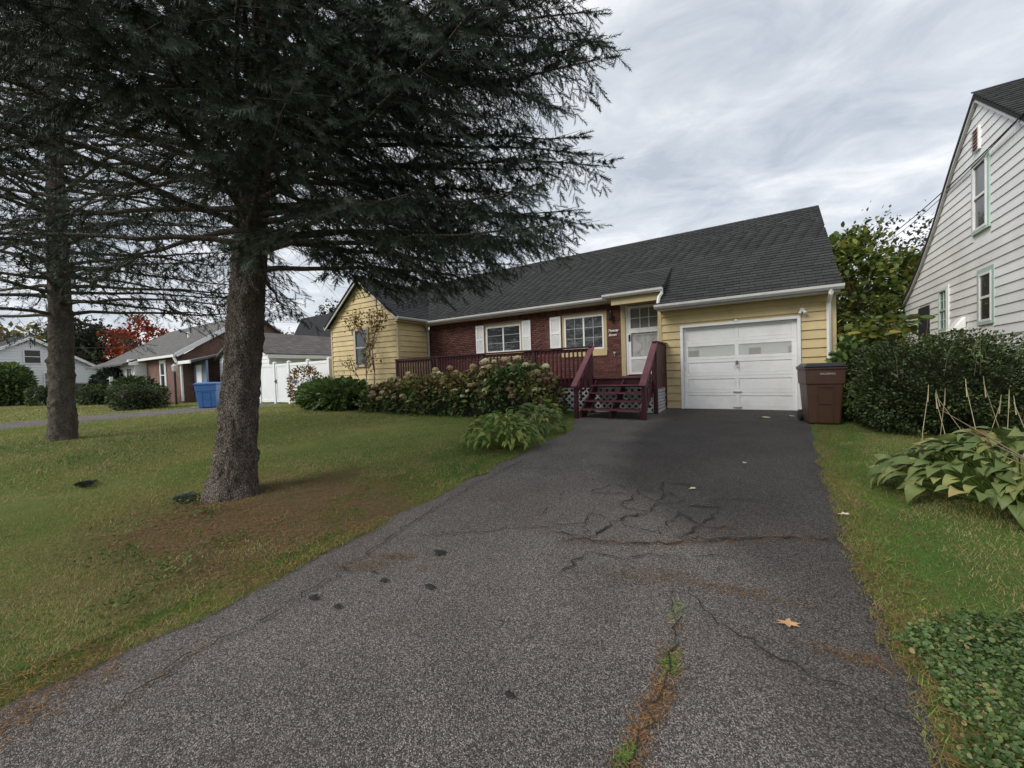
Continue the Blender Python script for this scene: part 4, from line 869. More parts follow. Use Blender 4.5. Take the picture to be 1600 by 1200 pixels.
def shrub(name, label, c, half, z0, z1, n, size, mat, seed, group=None, power=4., taper=.0, core=True, tmpl=(DIA_V, DIA_T), cat='shrub', rough=.12, top=None):
    """clipped or rounded bush: leaves through the outer shell of a superellipsoid"""
    q = np.random.default_rng(seed); T_ = thing(name, label, cat, (c[0], c[1], z0), group); d = q.normal(0, 1, (n, 3)); d[:, 2] = np.where(d[:, 2] < 0, d[:, 2]*.9, d[:, 2]); d /= np.linalg.norm(d, axis=1, keepdims=True)
    k = (np.abs(d)**power).sum(1)**(-1/power); hz = (z1-z0)/2; S = d*k[:, None]
    lump = 1+rough*2*(fbm(S[:, 0]*2.2+S[:, 2]*1.7+7, S[:, 1]*2.2-S[:, 2]*1.3+3, seed)-.5)
    r = (1-.28*q.random(n)**1.6)*lump; tp = 1-taper*(1-S[:, 2])/2
    P = np.stack([c[0]+S[:, 0]*half[0]*r*tp, c[1]+S[:, 1]*half[1]*r*tp, z0+hz+S[:, 2]*hz*r], 1); D_ = d+q.normal(0, .55, (n, 3))+np.array([0, 0, .15]); leaves('foliage', P, D_, size, mat, T_, seed, tmpl)
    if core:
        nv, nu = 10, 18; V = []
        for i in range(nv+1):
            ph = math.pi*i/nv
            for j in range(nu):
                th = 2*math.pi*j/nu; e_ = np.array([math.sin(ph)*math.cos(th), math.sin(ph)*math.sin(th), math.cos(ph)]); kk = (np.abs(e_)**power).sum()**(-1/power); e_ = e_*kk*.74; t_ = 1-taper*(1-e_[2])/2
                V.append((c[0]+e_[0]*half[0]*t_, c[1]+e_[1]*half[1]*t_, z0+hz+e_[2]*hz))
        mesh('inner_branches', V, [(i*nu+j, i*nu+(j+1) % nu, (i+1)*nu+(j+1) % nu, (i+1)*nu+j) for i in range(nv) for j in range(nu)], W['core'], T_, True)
    return T_
W['privet'] = leafmat('dark_hedge_leaves', [(0, (.026, .042, .016)), (.6, (.048, .075, .026)), (.9, (.085, .115, .038)), (1, (.17, .20, .06))], .5, .3, .15, 2, .3)
W['hyd'] = leafmat('hydrangea_leaves', [(0, (.045, .082, .024)), (.7, (.10, .16, .044)), (1, (.20, .26, .07))], .5, .3, .2, 2, .25)
W['weed'] = leafmat('weed_leaves', [(0, (.06, .10, .025)), (1, (.13, .17, .05))], .6, .2, .2, 3, .2)
W['russet'] = leafmat('russet_hydrangea_leaves', [(0, (.085, .042, .030)), (.35, (.15, .095, .048)), (.6, (.17, .165, .055)), (1, (.27, .31, .085))], .6, .2, .15, 1.6, .3)
W['flower'] = leafmat('hydrangea_heads', [(0, (.24, .15, .095)), (.4, (.42, .34, .19)), (.7, (.58, .54, .30)), (1, (.68, .69, .44))], .7, .1, .15, 3, .1)
W['blueflower'] = leafmat('blue_heads', [(0, (.20, .19, .30)), (1, (.34, .32, .46))], .7, .1, .15)
W['hosta'] = leafmat('hosta_leaves', [(0, (.11, .19, .040)), (.5, (.18, .27, .060)), (.85, (.29, .34, .10)), (1, (.40, .34, .11))], .5, .25, .25, 2, .15)
W['hosta2'] = leafmat('pale_hosta_leaves', [(0, (.095, .14, .042)), (.5, (.16, .205, .066)), (.90, (.27, .285, .10)), (1, (.37, .28, .11))], .48, .3, .25, 2, .12)
W['ivy'] = leafmat('ground_ivy', [(0, (.040, .080, .024)), (.6, (.090, .15, .048)), (.93, (.17, .22, .07)), (1, (.28, .19, .09))], .5, .3, .2, 4, .2)
W['bigleaf'] = leafmat('catalpa_leaves', [(0, (.055, .095, .025)), (.6, (.11, .155, .036)), (.88, (.22, .235, .05)), (1, (.33, .25, .06))], .5, .3, .3, .8, .3)
W['leafgrey'] = leafmat('grey_green_leaves', [(0, (.035, .045, .024)), (1, (.085, .095, .048))], .6, .2, .2)
W['autumn'] = leafmat('autumn_leaves', [(0, (.10, .095, .025)), (.5, (.20, .14, .035)), (1, (.22, .085, .03))], .6, .2, .25)
W['maple'] = leafmat('red_maple_leaves', [(0, (.20, .022, .018)), (.6, (.28, .050, .020)), (1, (.33, .12, .03))], .6, .2, .3)
W['yew'] = leafmat('dark_conifer', [(0, (.014, .024, .014)), (1, (.038, .055, .028))], .7, .15, .08)
W['yellowtree'] = leafmat('yellow_green_tree', [(0, (.10, .11, .03)), (1, (.26, .21, .07))], .7, .15, .25)
# hydrangea hedge in front of the deck
q = np.random.default_rng(3); HB = thing('hydrangea_hedge', 'long hydrangea hedge with cream and brown flower heads below the deck railing', 'hedge', (-7.6, 9.0, -.06))
def hyd_top(x): return np.interp(x, [-11.2, -10.7, -9.3, -7.9, -6.5, -5.0, -4.55, -4.3], [.55, .95, 1.08, 1.18, 1.30, 1.38, .9, .3])+.16*(fbm(x*1.9, 2.2, 3)-.5)
n = 15000; x = q.uniform(-11.1, -4.4, n); yy = q.uniform(-1, 1, n); zf = q.random(n)**.7; tp = hyd_top(x); yc = 8.98+.08*np.sin(x*1.7); P = np.stack([x, yc+yy*(.82-.25*zf**3)*(1+.12*np.sin(x*5)), -.05+zf*tp], 1)
surf = (np.abs(yy) > .55) | (zf > .72); k = surf | (q.random(n) < .25); P, zf, x, yy = P[k], zf[k], x[k], yy[k]; D_ = np.stack([q.normal(0, .6, len(P)), np.sign(yy)*.6*np.abs(yy)+q.normal(0, .4, len(P)), q.normal(-.05, .45, len(P))], 1)
rus = (zf+q.normal(0, .16, len(P)) > .50)&(fbm(x*.9, zf*1.5, 4) > .36); LT = (LEAF_V, LEAF_T)
leaves('foliage', P[~rus], D_[~rus], .125, W['hyd'], HB, 2, LT); leaves('russet_foliage', P[rus], D_[rus], .115, W['russet'], HB, 3, LT)
mb = MB(); V = []
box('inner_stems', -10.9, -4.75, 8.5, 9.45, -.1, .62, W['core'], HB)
def head_mesh(seed, mat):
    q = np.random.default_rng(seed); n = 70; d = q.normal(0, 1, (n, 3)); d[:, 2] = np.where(d[:, 2] < -.3, -d[:, 2], d[:, 2]); d /= np.linalg.norm(d, axis=1, keepdims=True)
    t1 = frames(d)[:, :, 1]; t2 = np.cross(d, t1); V = []; T = []
    for i in range(n):
        c = d[i]*(.85+.15*q.random()); a = q.uniform(0, 6.28); e1 = (t1[i]*math.cos(a)+t2[i]*math.sin(a))*.30; e2 = (t2[i]*math.cos(a)-t1[i]*math.sin(a))*.30; b = len(V); V += [c-e1, c-e2, c+e1, c+e2, c+d[i]*.10]; T += [(b, b+1, b+4), (b+1, b+2, b+4), (b+2, b+3, b+4), (b+3, b, b+4)]
    me = bpy.data.meshes.new('flower_head'); me.from_pydata([tuple(a) for a in V], [], T); me.materials.append(mat); return me
HM = [head_mesh(k, W['flower']) for k in range(3)]
def put(me, name, loc, s, parent, rz=0, rx=0):
    o = bpy.data.objects.new(name, me); col.objects.link(o); adopt(o, parent); o.location = loc; o.scale = (s, s, s*.85) if not isinstance(s, tuple) else s; o.rotation_euler = (rx, 0, rz); return o
for i in range(105):
    x = q.uniform(-10.9, -4.5); u = q.random(); f_ = q.random() < .62
    tpx = float(hyd_top(x)); z = tpx-.02+q.uniform(-.10, .12) if f_ else tpx*q.uniform(.35, .85); y = (8.98+q.uniform(-.6, .4)) if f_ else 8.16+q.uniform(-.05, .18)+.2*z
    put(HM[i % 3], 'flower_head', (x, y, z), q.uniform(.075, .115), HB, q.uniform(0, 6), q.uniform(-.4, .4))
# green hydrangea, shrub with blue heads, sapling by the wing
gh = shrub('hydrangea_bush', 'rounded bright green leafy bush beside the yellow gable wall', (-13.25, 8.75), (1.7, .85), -.1, 1.02, 3600, .17, W['hyd'], 5, power=2.3, tmpl=LT, rough=.2)
bs = shrub('corner_shrub', 'reddish green shrub with pale blue flower heads between vinyl fence and yellow wall', (-16.2, 9.3), (.75, .6), -.05, 1.65, 1500, .10, W['autumn'], 6, power=2.2, tmpl=LT, rough=.25, core=False)
BHm = head_mesh(8, W['blueflower'])
for i in range(9): put(BHm, 'flower_head', (-15.3+q.uniform(-.45, .5), 8.75+q.uniform(-.2, .2), .88+q.uniform(-.1, .16)), .11, bs, q.uniform(0, 6))
ST = thing('small_tree', 'slender two stemmed young tree with sparse yellowing leaves before the gable window', 'tree', (-12.3, 9.55, -.08)); mb = MB(); LP = []; LD = []
def grow(p, d, L, r, depth):
    p = np.array(p, float); d = np.array(d, float)/np.linalg.norm(d); m_ = p+d*L*.5+q.normal(0, .03, 3)*L; e_ = p+d*L+np.array([0, 0, .04*L]); mb.tube([p, m_, e_], [r, r*.8, r*.6], 6)
    if e_[2] > 1.7 and depth <= 2 or depth == 0:
        for _ in range(5 if e_[2] > 2.3 else 2): LP.append(p+(e_-p)*q.random()+q.normal(0, .07, 3)); LD.append(q.normal(0, 1, 3)+np.array([0, 0, -.4]))
    if depth:
        for _ in range(3 if depth > 1 else 2): nd = d+q.normal(0, .42, 3)*np.array([1, .5, .7])+np.array([0, 0, .18]); grow(e_, nd, L*q.uniform(.55, .85), r*.62, depth-1)
grow((-12.55, 9.5, -.08), (-.02, 0, 1), .78, .035, 4); grow((-12.15, 9.6, -.08), (.04, 0, 1), 1.35, .038, 4); grow((-12.9, 9.45, -.08), (-.35, 0, 1), .9, .014, 2)
mb.build('trunk', W['wood'], ST, True); LP = np.array(LP); LD = np.array(LD); k = (LP[:, 2] > 1.3) & (LP[:, 2] < 3.75) & (LP[:, 1] < 10.05); leaves('crown', LP[k], LD[k], .10, W['autumn'], ST, 9, LT)
# clipped hedge and growth on the right
shrub('clipped_hedge', 'dense dark green clipped hedge beside the brown trash bin', (2.33, 8.9), (1.05, .98), -.14, 1.34, 42000, .043, W['privet'], 21, power=2.7, taper=.20, cat='hedge', rough=.5)
q = np.random.default_rng(31); HG = bpy.data.objects['clipped_hedge']; mb = MB(); LP = []; LD = []
for i in range(70):
    x, y = 2.33+q.uniform(-.95, .95), 8.9+q.uniform(-.9, .5); z = 1.20-.25*abs(x-2.33)**2-.2*abs(y-8.9)**2; h_ = q.uniform(.08, .30); lx, ly = q.normal(0, .08, 2); mb.tube([(x, y, z-.2), (x+lx*.4, y+ly*.4, z+h_*.5), (x+lx, y+ly, z+h_)], [.004, .003, .0015], 4)
    for k in range(7): LP.append((x+lx*k/7, y+ly*k/7, z+h_*k/7)); LD.append(q.normal(0, 1, 3)+np.array([0, 0, .4]))
mb.build('shoots', W['wood'], HG)['kind'] = 'stuff'; leaves('shoot_leaves', np.array(LP), np.array(LD), .055, W['hyd'], HG, 5, LT)
n = 260; P = np.stack([q.uniform(1.45, 2.6, n), q.uniform(10.2, 11.2, n), 1.15+.95*q.random(n)*np.interp(q.uniform(1.45, 2.6, n), [1.45, 2.1, 2.6], [.6, 1, .9])], 1); SG = thing('leafy_sapling', 'light yellow green broad leaved saplings rising behind the clipped hedge', 'shrub', (2.0, 10.7, 0)); leaves('foliage', P, q.normal(0, 1, (n, 3))*np.array([1, 1, .3]), .20, W['bigleaf'], SG, 4, LT)
mb = MB()
for i in range(14): x, y = q.uniform(1.5, 2.6), q.uniform(10.3, 11.1); mb.tube([(x, y, -.05), (x+q.normal(0, .08), y, 1.0), (x+q.normal(0, .15), y, 1.9)], [.012, .009, .004], 5)
mb.build('stems', W['wood'], SG)
shrub('fern_bush', 'loose pale leaved bush between the clipped hedge and the brown bin', (1.42, 9.75), (.34, .42), -.05, 1.45, 1500, .12, W['hyd'], 25, power=2, core=False, rough=.35, tmpl=LT)
tree('catalpa_tree', 'big leaved yellow green tree standing between the two houses', (2.9, 18.6, 0), (2.75, 18.4, 3.2), (1.65, 1.4, 2.35), 200, 44, (.22, .22, .18), .21, W['bigleaf'], 41, tmpl=LT, shell=.6)
tree('grey_leaved_tree', 'airy grey green tree with upright sprays behind the big leaved tree', (4.6, 24, 0), (4.6, 24, 4.2), (2.6, 2.0, 3.1), 230, 22, (.14, .14, .34), .15, W['leafgrey'], 42, shell=.5)
tree('dark_backyard_tree', 'dark green tree low behind the gap beside the garage', (3.2, 27, 0), (3.2, 27, 2.2), (3.5, 2, 2.4), 160, 40, (.35, .35, .3), .17, W['privet'], 43, shell=.4)
# hostas: every large leaf its own part
def hosta_leaf(seed, wid, L=1.0, curl=.5):
    q = np.random.default_rng(seed); nx_, V, Fc = 7, [], []
    for i in range(nx_+1):
        s = i/nx_; w = wid*math.sin(math.pi*min(1, s**.62))**.70*(1-.30*s*s)+.004; x = s*L; z = .30*math.sin(s*1.9)*curl-.42*curl*s*s
        for j, u in enumerate((-1, -.75, -.5, -.25, 0, .25, .5, .75, 1)): V.append((x, u*w, z+.24*abs(u)**1.5*w-.05*s*(u*u)+.016*math.sin(9*s+u*4+seed)+.006*math.cos(u*14)))
    for i in range(nx_):
        for j in range(8): b = i*9+j; Fc.append((b, b+1, b+10, b+9))
    me = bpy.data.meshes.new('leaf'); me.from_pydata(V, [], Fc); me.polygons.foreach_set('use_smooth', [True]*len(Fc)); return me
def hosta(name, label, c, rad, hgt, n, size, wid, mat, seed, group=None, stalks=0):
    q = np.random.default_rng(seed); T_ = thing(name, label, 'plant', (c[0], c[1], float(height(*c))), group); ms = [hosta_leaf(seed+k, wid*(.85+.1*k), 1, .6+.25*k) for k in range(4)]
    for m_ in ms: m_.materials.append(mat)
    z0 = float(height(*c)); mb = MB()
    for i in range(n):
        a = i*2.39996+q.normal(0, .2); f = math.sqrt((i+.5)/n); rx = c[0]+math.cos(a)*rad[0]*f*.72; ry_ = c[1]+math.sin(a)*rad[1]*f*.72; z = z0+hgt*(1-.80*f**2.0)*(.8+.25*q.random())+.05
        o = bpy.data.objects.new('leaf', ms[i % 4]); col.objects.link(o); adopt(o, T_); o.location = (rx, ry_, z); s = size*q.uniform(.75, 1.25); o.scale = (s, s, s)
        o.rotation_euler = (q.normal(0, .45), -.28+.62*f+q.normal(0, .25), a+q.normal(0, .4))
        if i % 2 == 0: mb.tube([(c[0]+(rx-c[0])*.3, c[1]+(ry_-c[1])*.3, z0), (rx-(rx-c[0])*.2, ry_-(ry_-c[1])*.2, z0+(z-z0)*.6), (rx, ry_, z)], [.007, .006, .004], 5)
    mb.build('leaf_stalks', W['hosta'], T_)
    for i in range(stalks):
        x, y = c[0]+q.uniform(-.35, 1.1)*rad[0], c[1]+q.uniform(.1, .9)*rad[1]; h_ = q.uniform(.65, 1.0); lx, ly = q.normal(0, .14), q.normal(0, .1)
        MB().tube([(x, y, z0), (x+lx*.3, y+ly*.3, z0+h_*.5), (x+lx, y+ly, z0+h_)], [.0035, .003, .002], 5).tube([(x+lx*.9, y+ly*.9, z0+h_*.86), (x+lx*1.0, y+ly, z0+h_+.06)], [.005, .002], 5).build('seed_stalk', W['straw'], T_)
    return T_
hosta('hosta_plant', 'green hosta clump spilling over the left edge of the driveway', (-3.68, 5.45), (.85, .80), .50, 330, .165, .20, W['hosta'], 3)
hosta('hosta_plant', 'smaller yellowing hosta clump next to the porch stairs', (-3.75, 6.75), (.62, .58), .46, 110, .24, .15, W['hosta2'], 5)
hosta('hosta_plant', 'low dark leaved perennial clump at the white lattice', (-4.35, 8.3), (.45, .45), .40, 60, .18, .26, W['hosta'], 9)
hosta('hosta_plant', 'large pale broad leaved hosta in front of the clipped hedge', (1.85, 5.10), (1.22, 1.05), .52, 520, .150, .30, W['hosta2'], 13, stalks=26)
# ground ivy bottom right, overhanging shrub twig, weeds round the spruce
q = np.random.default_rng(71); HEXV = np.array([(0, 0, 0)]+[(math.cos(a)*.5+.35, math.sin(a)*.55, .06) for a in np.linspace(-2.6, 2.6, 7)]); HEXT = np.array([(0, i, i+1) for i in range(1, 7)])
n = 90000; x = q.uniform(.45, 2.6, n); y = q.uniform(.9, 3.5, n); k = (~on_drive(x, y, .0)) & (y < np.interp(x, [.5, .8, 1.2, 2.6], [2.5, 2.85, 3.05, 3.4])+.35*(fbm(x*4, y*4, 6)-.5)); x, y = x[k], y[k]
den = fbm(x*3.2, y*3.2, 17)+.25*np.clip((x-drive_right(y)-.02)*3, 0, 1) > .47; x, y = x[den], y[den]; hh = .010+.035*q.random(len(x))*(.3+1.2*fbm(x*5, y*5, 3)); P = np.stack([x, y, height(x, y)+hh], 1); a = q.uniform(0, 6.283, len(x)); D_ = np.stack([np.cos(a), np.sin(a), q.normal(.1, .5, len(x))], 1)
o = leaves('ground_ivy', P, D_, .0135, W['ivy'], None, 6, (HEXV, HEXT), jit=.45); tag(o, 'green ground ivy carpet at the right edge of the driveway', 'ground cover', kind='stuff')
OS = shrub('edge_shrub', 'dark leafy shrub cut off by the right picture edge above the ground ivy', (1.95, 2.75), (.50, .45), -.3, .35, 1400, .075, W['privet'], 77, power=2.2, core=False, tmpl=LT, rough=.3)
mb = MB()
for i in range(5): mb.tube([(1.75+.05*i, 2.8, -.1), (1.45-.05*i, 3.0+.1*i, .30+.05*i), (1.22-.06*i, 3.25+.1*i, .35+.10*i)], [.007, .005, .002], 5)
mb.build('twigs', W['wood'], OS)
P = []; 
for (cx, cy, n, r) in ((-5.55, 1.72, 160, .22), (-4.95, 1.7, 140, .22), (-4.4, .95, 120, .22), (-3.75, 1.05, 140, .25), (-3.5, .75, 110, .2), (-3.9, 1.5, 80, .2), (-5.2, 1.25, 90, .3)): P.append(np.stack([cx+q.normal(0, r*.6, n), cy+q.normal(0, r*.5, n), np.zeros(n)], 1))
P = np.concatenate(P); P = P[~on_drive(P[:, 0], P[:, 1], -.03)]; P[:, 2] = height(P[:, 0], P[:, 1])+.02+.05*q.random(len(P)); a = q.uniform(0, 6.283, len(P))
o = leaves('weeds', P, np.stack([np.cos(a), np.sin(a), q.uniform(.1, .9, len(P))], 1), .028, W['weed'], None, 8, LT); tag(o, 'broad leaved green weeds round the spruce trunk and lawn edge', 'weeds', kind='stuff')
# fallen leaves, twigs
def fallen(loc, s, rz, mat, label):
    n = 22; V = [(0, 0, .012)]
    for k in range(n): r_ = (1 if k % 4 == 0 else .42 if k % 4 == 2 else .62); a = 6.283*k/n; V.append((r_*math.cos(a)*1.25, r_*math.sin(a)*.8, .10*r_*math.sin(a*2)))
    o = mesh('fallen_leaf', [(x*s, y*s, z*s) for x, y, z in V], [(0, k, k % n+1) for k in range(1, n+1)], mat); o.location = loc; o.rotation_euler = (0, 0, rz); tag(o, label, 'leaf', 'fallen leaves'); return o
W['oak'] = pmat('dry_oak_leaf', (.48, .27, .13), .8, .2, 30, 0); W['paleleaf'] = pmat('pale_leaf', (.55, .48, .34), .8, .15, 30, 0)
for (x, y, s, r_, m_, lb) in ((.09, 2.40, .05, .4, 'oak', 'tan oak leaf lying on the asphalt near the right lawn edge'), (-.62, 4.35, .045, 1.2, 'paleleaf', 'pale dry leaf on the cracked part of the driveway'), (-.2, 5.6, .04, 2, 'paleleaf', 'pale leaf on the dark asphalt toward the garage'), (.55, 4.15, .045, .8, 'paleleaf', 'bleached curled leaf on the dry grass strip'), (.0, 9.8, .12, .2, 'paleleaf', 'yellow leaf scraps before the garage door'), (.48, 10.1, .08, .5, 'paleleaf', 'small leaf scrap before the garage door beside the bin'), (1.5, 3.85, .04, .5, 'oak', 'tan leaf on the grass below the pale hosta'), (.75, 2.30, .035, 2, 'oak', 'tan leaf among the ground ivy')):
    fallen((x, y, float(height(x, y))+.026), s, r_, W[m_], lb)
for (x, y, lb) in ((-5.75, 1.75, 'broken spruce sprig lying at the foot of the big trunk'), (-8.0, 1.35, 'broken spruce sprig lying out on the lawn')):
    n = 26; sv, st_, sq = stamp(TM[0][0], TM[0][1], frames(np.stack([np.cos(np.linspace(0, 2, n)), np.sin(np.linspace(0, 2, n)), np.full(n, .15)], 1))*.16, np.stack([x+q.uniform(-.12, .12, n), y+q.uniform(-.06, .06, n), np.full(n, float(height(x, y))+.05)], 1), np.full(n, .8)); o = trimesh('fallen_sprig', sv, st_, W['needle'], None, sq, kind=None); tag(o, lb, 'sprig')

# ------------------------------------------------------------------ bins
def bin_(name, label, loc, rz, mat, lidmat, w, d, h, txt=None, twocol=False):
    T_ = thing(name, label, 'bin', loc); Rm = Matrix.Translation(Vector(loc)) @ Matrix.Rotation(rz, 4, 'Z')
    def B(nm, mb, m_, par=T_, bev=0):
        mb.v = [tuple(Rm @ Vector(p)) for p in mb.v]; return mb.build(nm, m_, par, bevel=bev)
    def fr_(x0, x1, y0, y1, z0, a0, a1, b0, b1, z1): return [(x0, y0, z0), (x1, y0, z0), (x1, y1, z0), (x0, y1, z0), (a0, b0, z1), (a1, b0, z1), (a1, b1, z1), (a0, b1, z1)]
    wb, db = w*.39, d*.36; W2, D2 = w*.46, d*.45; zs_ = h*.68
    mb = MB().hexa(fr_(-wb, wb, -db, db, .02, -W2, W2, -D2, D2, zs_)); body = B('body', mb, mat, bev=.03)
    B('collar', MB().hexa(fr_(-W2-.012, W2+.012, -D2-.012, D2+.012, zs_-.03, -w*.5, w*.5, -d*.49, d*.49, h*.90)), mat, bev=.02)
    B('rim', MB().box(-w*.525, w*.525, -d*.515, d*.515, h*.895, h*.925), mat, bev=.01)
    lid = MB().hexa(fr_(-w*.535, w*.535, -d*.53, d*.50, h*.927, -w*.535, w*.535, -d*.53, d*.50, h*.955)).hexa(fr_(-w*.50, w*.50, -d*.49, d*.47, h*.9552, -w*.42, w*.42, -d*.40, d*.40, h)); B('lid', lid, lidmat, bev=.012)
    f0 = lambda z: -(db+(D2-db)*(z-.02)/(zs_-.02))
    mb = MB()
    for (x0, x1, z0, z1) in ((-w*.20, -w*.17, .06, zs_*.93), (w*.17, w*.20, .06, zs_*.93), (-w*.17, w*.17, zs_*.90, zs_*.93), (-w*.17, w*.17, zs_*.5, zs_*.53)): mb.hexa(fr_(x0, x1, f0(z0)-.014, f0(z0)+.01, z0, x0, x1, f0(z1)-.014, f0(z1)+.01, z1))
    B('front_rib', mb, mat); B('handle', MB().tube([(-w*.3, d*.5, h*.87), (-w*.3, d*.58, h*.87), (w*.3, d*.58, h*.87), (w*.3, d*.5, h*.87)], .016, 8), mat)
    for s in (-1, 1): B('wheel', MB().tube([(s*wb*.98, db+.03, .12), (s*wb*.98+s*.06, db+.03, .12)], .12, 16), W['canlid'])
    if txt:
        o = text(txt, .052, (0, 0, 0), R(90), 0, W['alu'], 'lettering', T_, 0, .001); o.data.transform(Rm @ Matrix.Translation((.03, -d*.49-.004, h*.81)) @ Matrix.Rotation(R(-4), 4, 'X'))
    return T_
bin_('trash_bin', 'brown wheeled trash bin with black lid beside the white garage door', (.92, 9.35, -.05), R(8), W['can'], W['canlid'], .60, .66, 1.14, 'PALERMO')
bin_('recycling_bin', 'blue wheeled recycling bin on the neighbouring driveway', (-20.6, 7.5, .02), R(50), W['blue'], W['blue'], .80, .72, 1.12)

# ------------------------------------------------------------------ neighbours on the left
FN = thing('vinyl_fence', 'white vinyl privacy fence with gate left of the yellow wing', 'fence', (-18.6, 10.17, 0)); fy = 10.17
for x in (-21.7, -20.25, -18.95, -17.35, -15.75): box('post', x-.07, x+.07, fy-.07, fy+.07, -.05, 1.98, W['vinyl'], FN); MB().hexa([(x-.085, fy-.085, 1.982), (x+.085, fy-.085, 1.982), (x+.085, fy+.085, 1.982), (x-.085, fy+.085, 1.982), (x-.02, fy-.02, 2.05), (x+.02, fy-.02, 2.05), (x+.02, fy+.02, 2.05), (x-.02, fy+.02, 2.05)]).build('post_cap', W['vinyl'], FN)
for (a, b, gate) in ((-21.63, -20.32, 0), (-20.18, -19.02, 1), (-18.88, -17.42, 0), (-17.28, -15.82, 0)):
    o_ = .03 if gate else 0
    box('rail', a+o_, b-o_, fy-.03, fy+.03, 1.80, 1.92, W['vinyl'], FN); box('rail', a+o_, b-o_, fy-.03, fy+.03, .06, .18, W['vinyl'], FN)
    if gate:
        for xx in (a+.03, b-.13): box('gate_stile', xx, xx+.10, fy-.032, fy+.032, .18, 1.80, W['vinyl'], FN)
        MB().box(a+.06, a+.10, fy-.06, fy-.033, .98, 1.18).tube([(a+.08, fy-.08, 1.1), (a-.06, fy-.08, 1.06)], .014, 6).build('gate_latch', W['black'], FN)
    nb = int((b-a)/.16); w_ = (b-a-(.26 if gate else 0))/nb
    for i in range(nb): xx = a+(.13 if gate else 0)+i*w_; box('fence_board', xx+.002, xx+w_-.002, fy-.012, fy+.012, .181, 1.799, W['vinyl'], FN)
NG = thing('neighbour_garage', 'white sided garage with brown shingle roof behind the vinyl fence', 'garage', (-24.3, 13.5, 0)); gx0, gx1, gyf, gyb = -27.2, -21.5, 10.55, 17
NGw = MB().prism([(gx0, 0), (gx1, 0), (gx1, 2.5), (-24.35, 3.75), (gx0, 2.5)], 'y', gyf, gyb).build('wall', W['vinyl'], NG)
siding(NGw, W['vinyl'], 'y', gyf, lambda z: (gx0+max(0, z-2.5)*2.28, gx1-max(0, z-2.5)*2.28), [], .05, 3.7, .2)
for z_ in range(12): MB().hexa([(gx1+.025, gyf, .1+z_*.2), (gx1+.025, gyb, .1+z_*.2), (gx1, gyb, .1+z_*.2), (gx1, gyf, .1+z_*.2), (gx1+.004, gyf, .3+z_*.2), (gx1+.004, gyb, .3+z_*.2), (gx1, gyb, .3+z_*.2), (gx1, gyf, .3+z_*.2)]).build('board', W['vinyl'], NGw)
MB().hexa([(gx1+.3, gyf-.25, 2.40), (gx1+.3, gyb, 2.40), (-24.35, gyb, 3.80), (-24.35, gyf-.25, 3.80), (gx1+.3, gyf-.25, 2.52), (gx1+.3, gyb, 2.52), (-24.35, gyb, 3.92), (-24.35, gyf-.25, 3.92)]).hexa([(-24.35, gyf-.25, 3.80), (-24.35, gyb, 3.80), (gx0-.3, gyb, 2.40), (gx0-.3, gyf-.25, 2.40), (-24.35, gyf-.25, 3.92), (-24.35, gyb, 3.92), (gx0-.3, gyb, 2.52), (gx0-.3, gyf-.25, 2.52)]).build('roof', W['brownroof'], NG)
box('fascia', gx1+.28, gx1+.34, gyf-.25, gyb, 2.28, 2.46, W['white'], NG)
BH = thing('neighbour_house', 'red brick house with grey shingle roof and white bay beyond the blue bin', 'house', (-34, 12, 0)); bx1 = -29.0; by0, by1 = 9.3, 17.3
box('front_wall', -35.0, bx1, by0, by0+.2, 0, 2.9, W['farbrick'], BH)
MB().prism([(by0+.2, 0), (by1, 0), (by1, 2.9), (13.3, 5.6), (by0+.2, 2.9)], 'x', bx1-.2, bx1-.0).build('gable_wall', W['farbrick'], BH)
box('bay_wall', -43.2, -35.02, by0-.6, by0+.3, 0, 2.62, W['vinyl'], BH)
for (a, b) in ((-42.6, -41.2), (-40.6, -38.6), (-38.0, -37.0), (-36.6, -35.5)): window(BH, 'y', by0-.6, a, b, .8, 2.35, W['white'], W['glass'], .10, 'h', depth=.06)
mb = MB(); slab(mb, -44, bx1+.25, by0-.35, 2.85, 13.3, 5.70, .12); slab(mb, -44, bx1+.25, 17.6, 2.85, 13.3, 5.70, .12); slab(mb, -44, -35.0, by0-1.2, 2.55, by0-.3, 2.95, .1); mb.build('roof', W['farroof'], BH)
MB().bar((bx1+.25, by0-.35, 2.80), (bx1+.25, 13.3, 5.65), .06, .24).build('rake_board', W['white'], BH)
MB().prism([(-36.0, 2.45), (-34.95, 2.45), (-35.05, 2.85)], 'y', by0-.9, by0-.4).build('bay_gable', W['white'], BH)
box('gutter', -35, bx1+.2, by0-.46, by0-.35, 2.70, 2.84, W['white'], BH); MB().tube([(bx1+.05, by0-.4, 2.72), (bx1+.12, by0-.3, 2.4), (bx1+.12, by0-.08, 2.2), (bx1+.12, by0-.08, .1)], .07, 6).build('downspout', W['white'], BH)
window(BH, 'y', by0-.01, -32.4, -31.55, .85, 2.55, W['white'], W['glass'], .10, 'v', depth=.06, trim=W['white'], tw=.10); MB().tube([(-33.5, 11.2, 4.0), (-33.5, 11.2, 4.7)], .07, 8).build('vent_pipe', W['white'], BH)
box('porch_wall', bx1+.02, gx0-.02, 9.85, 9.95, 0, 2.45, W['bluesiding'], BH); box('porch_door', bx1+.55, bx1+1.25, 9.79, 9.84, .05, 2.2, W['white'], BH)
mb = MB(); slab(mb, bx1+.01, gx0+.1, by0-.2, 2.42, 13.0, 3.5, .12); mb.build('porch_roof', W['farroof'], BH); box('porch_fascia', bx1+.01, gx0+.1, by0-.26, by0-.2, 2.26, 2.44, W['white'], BH)
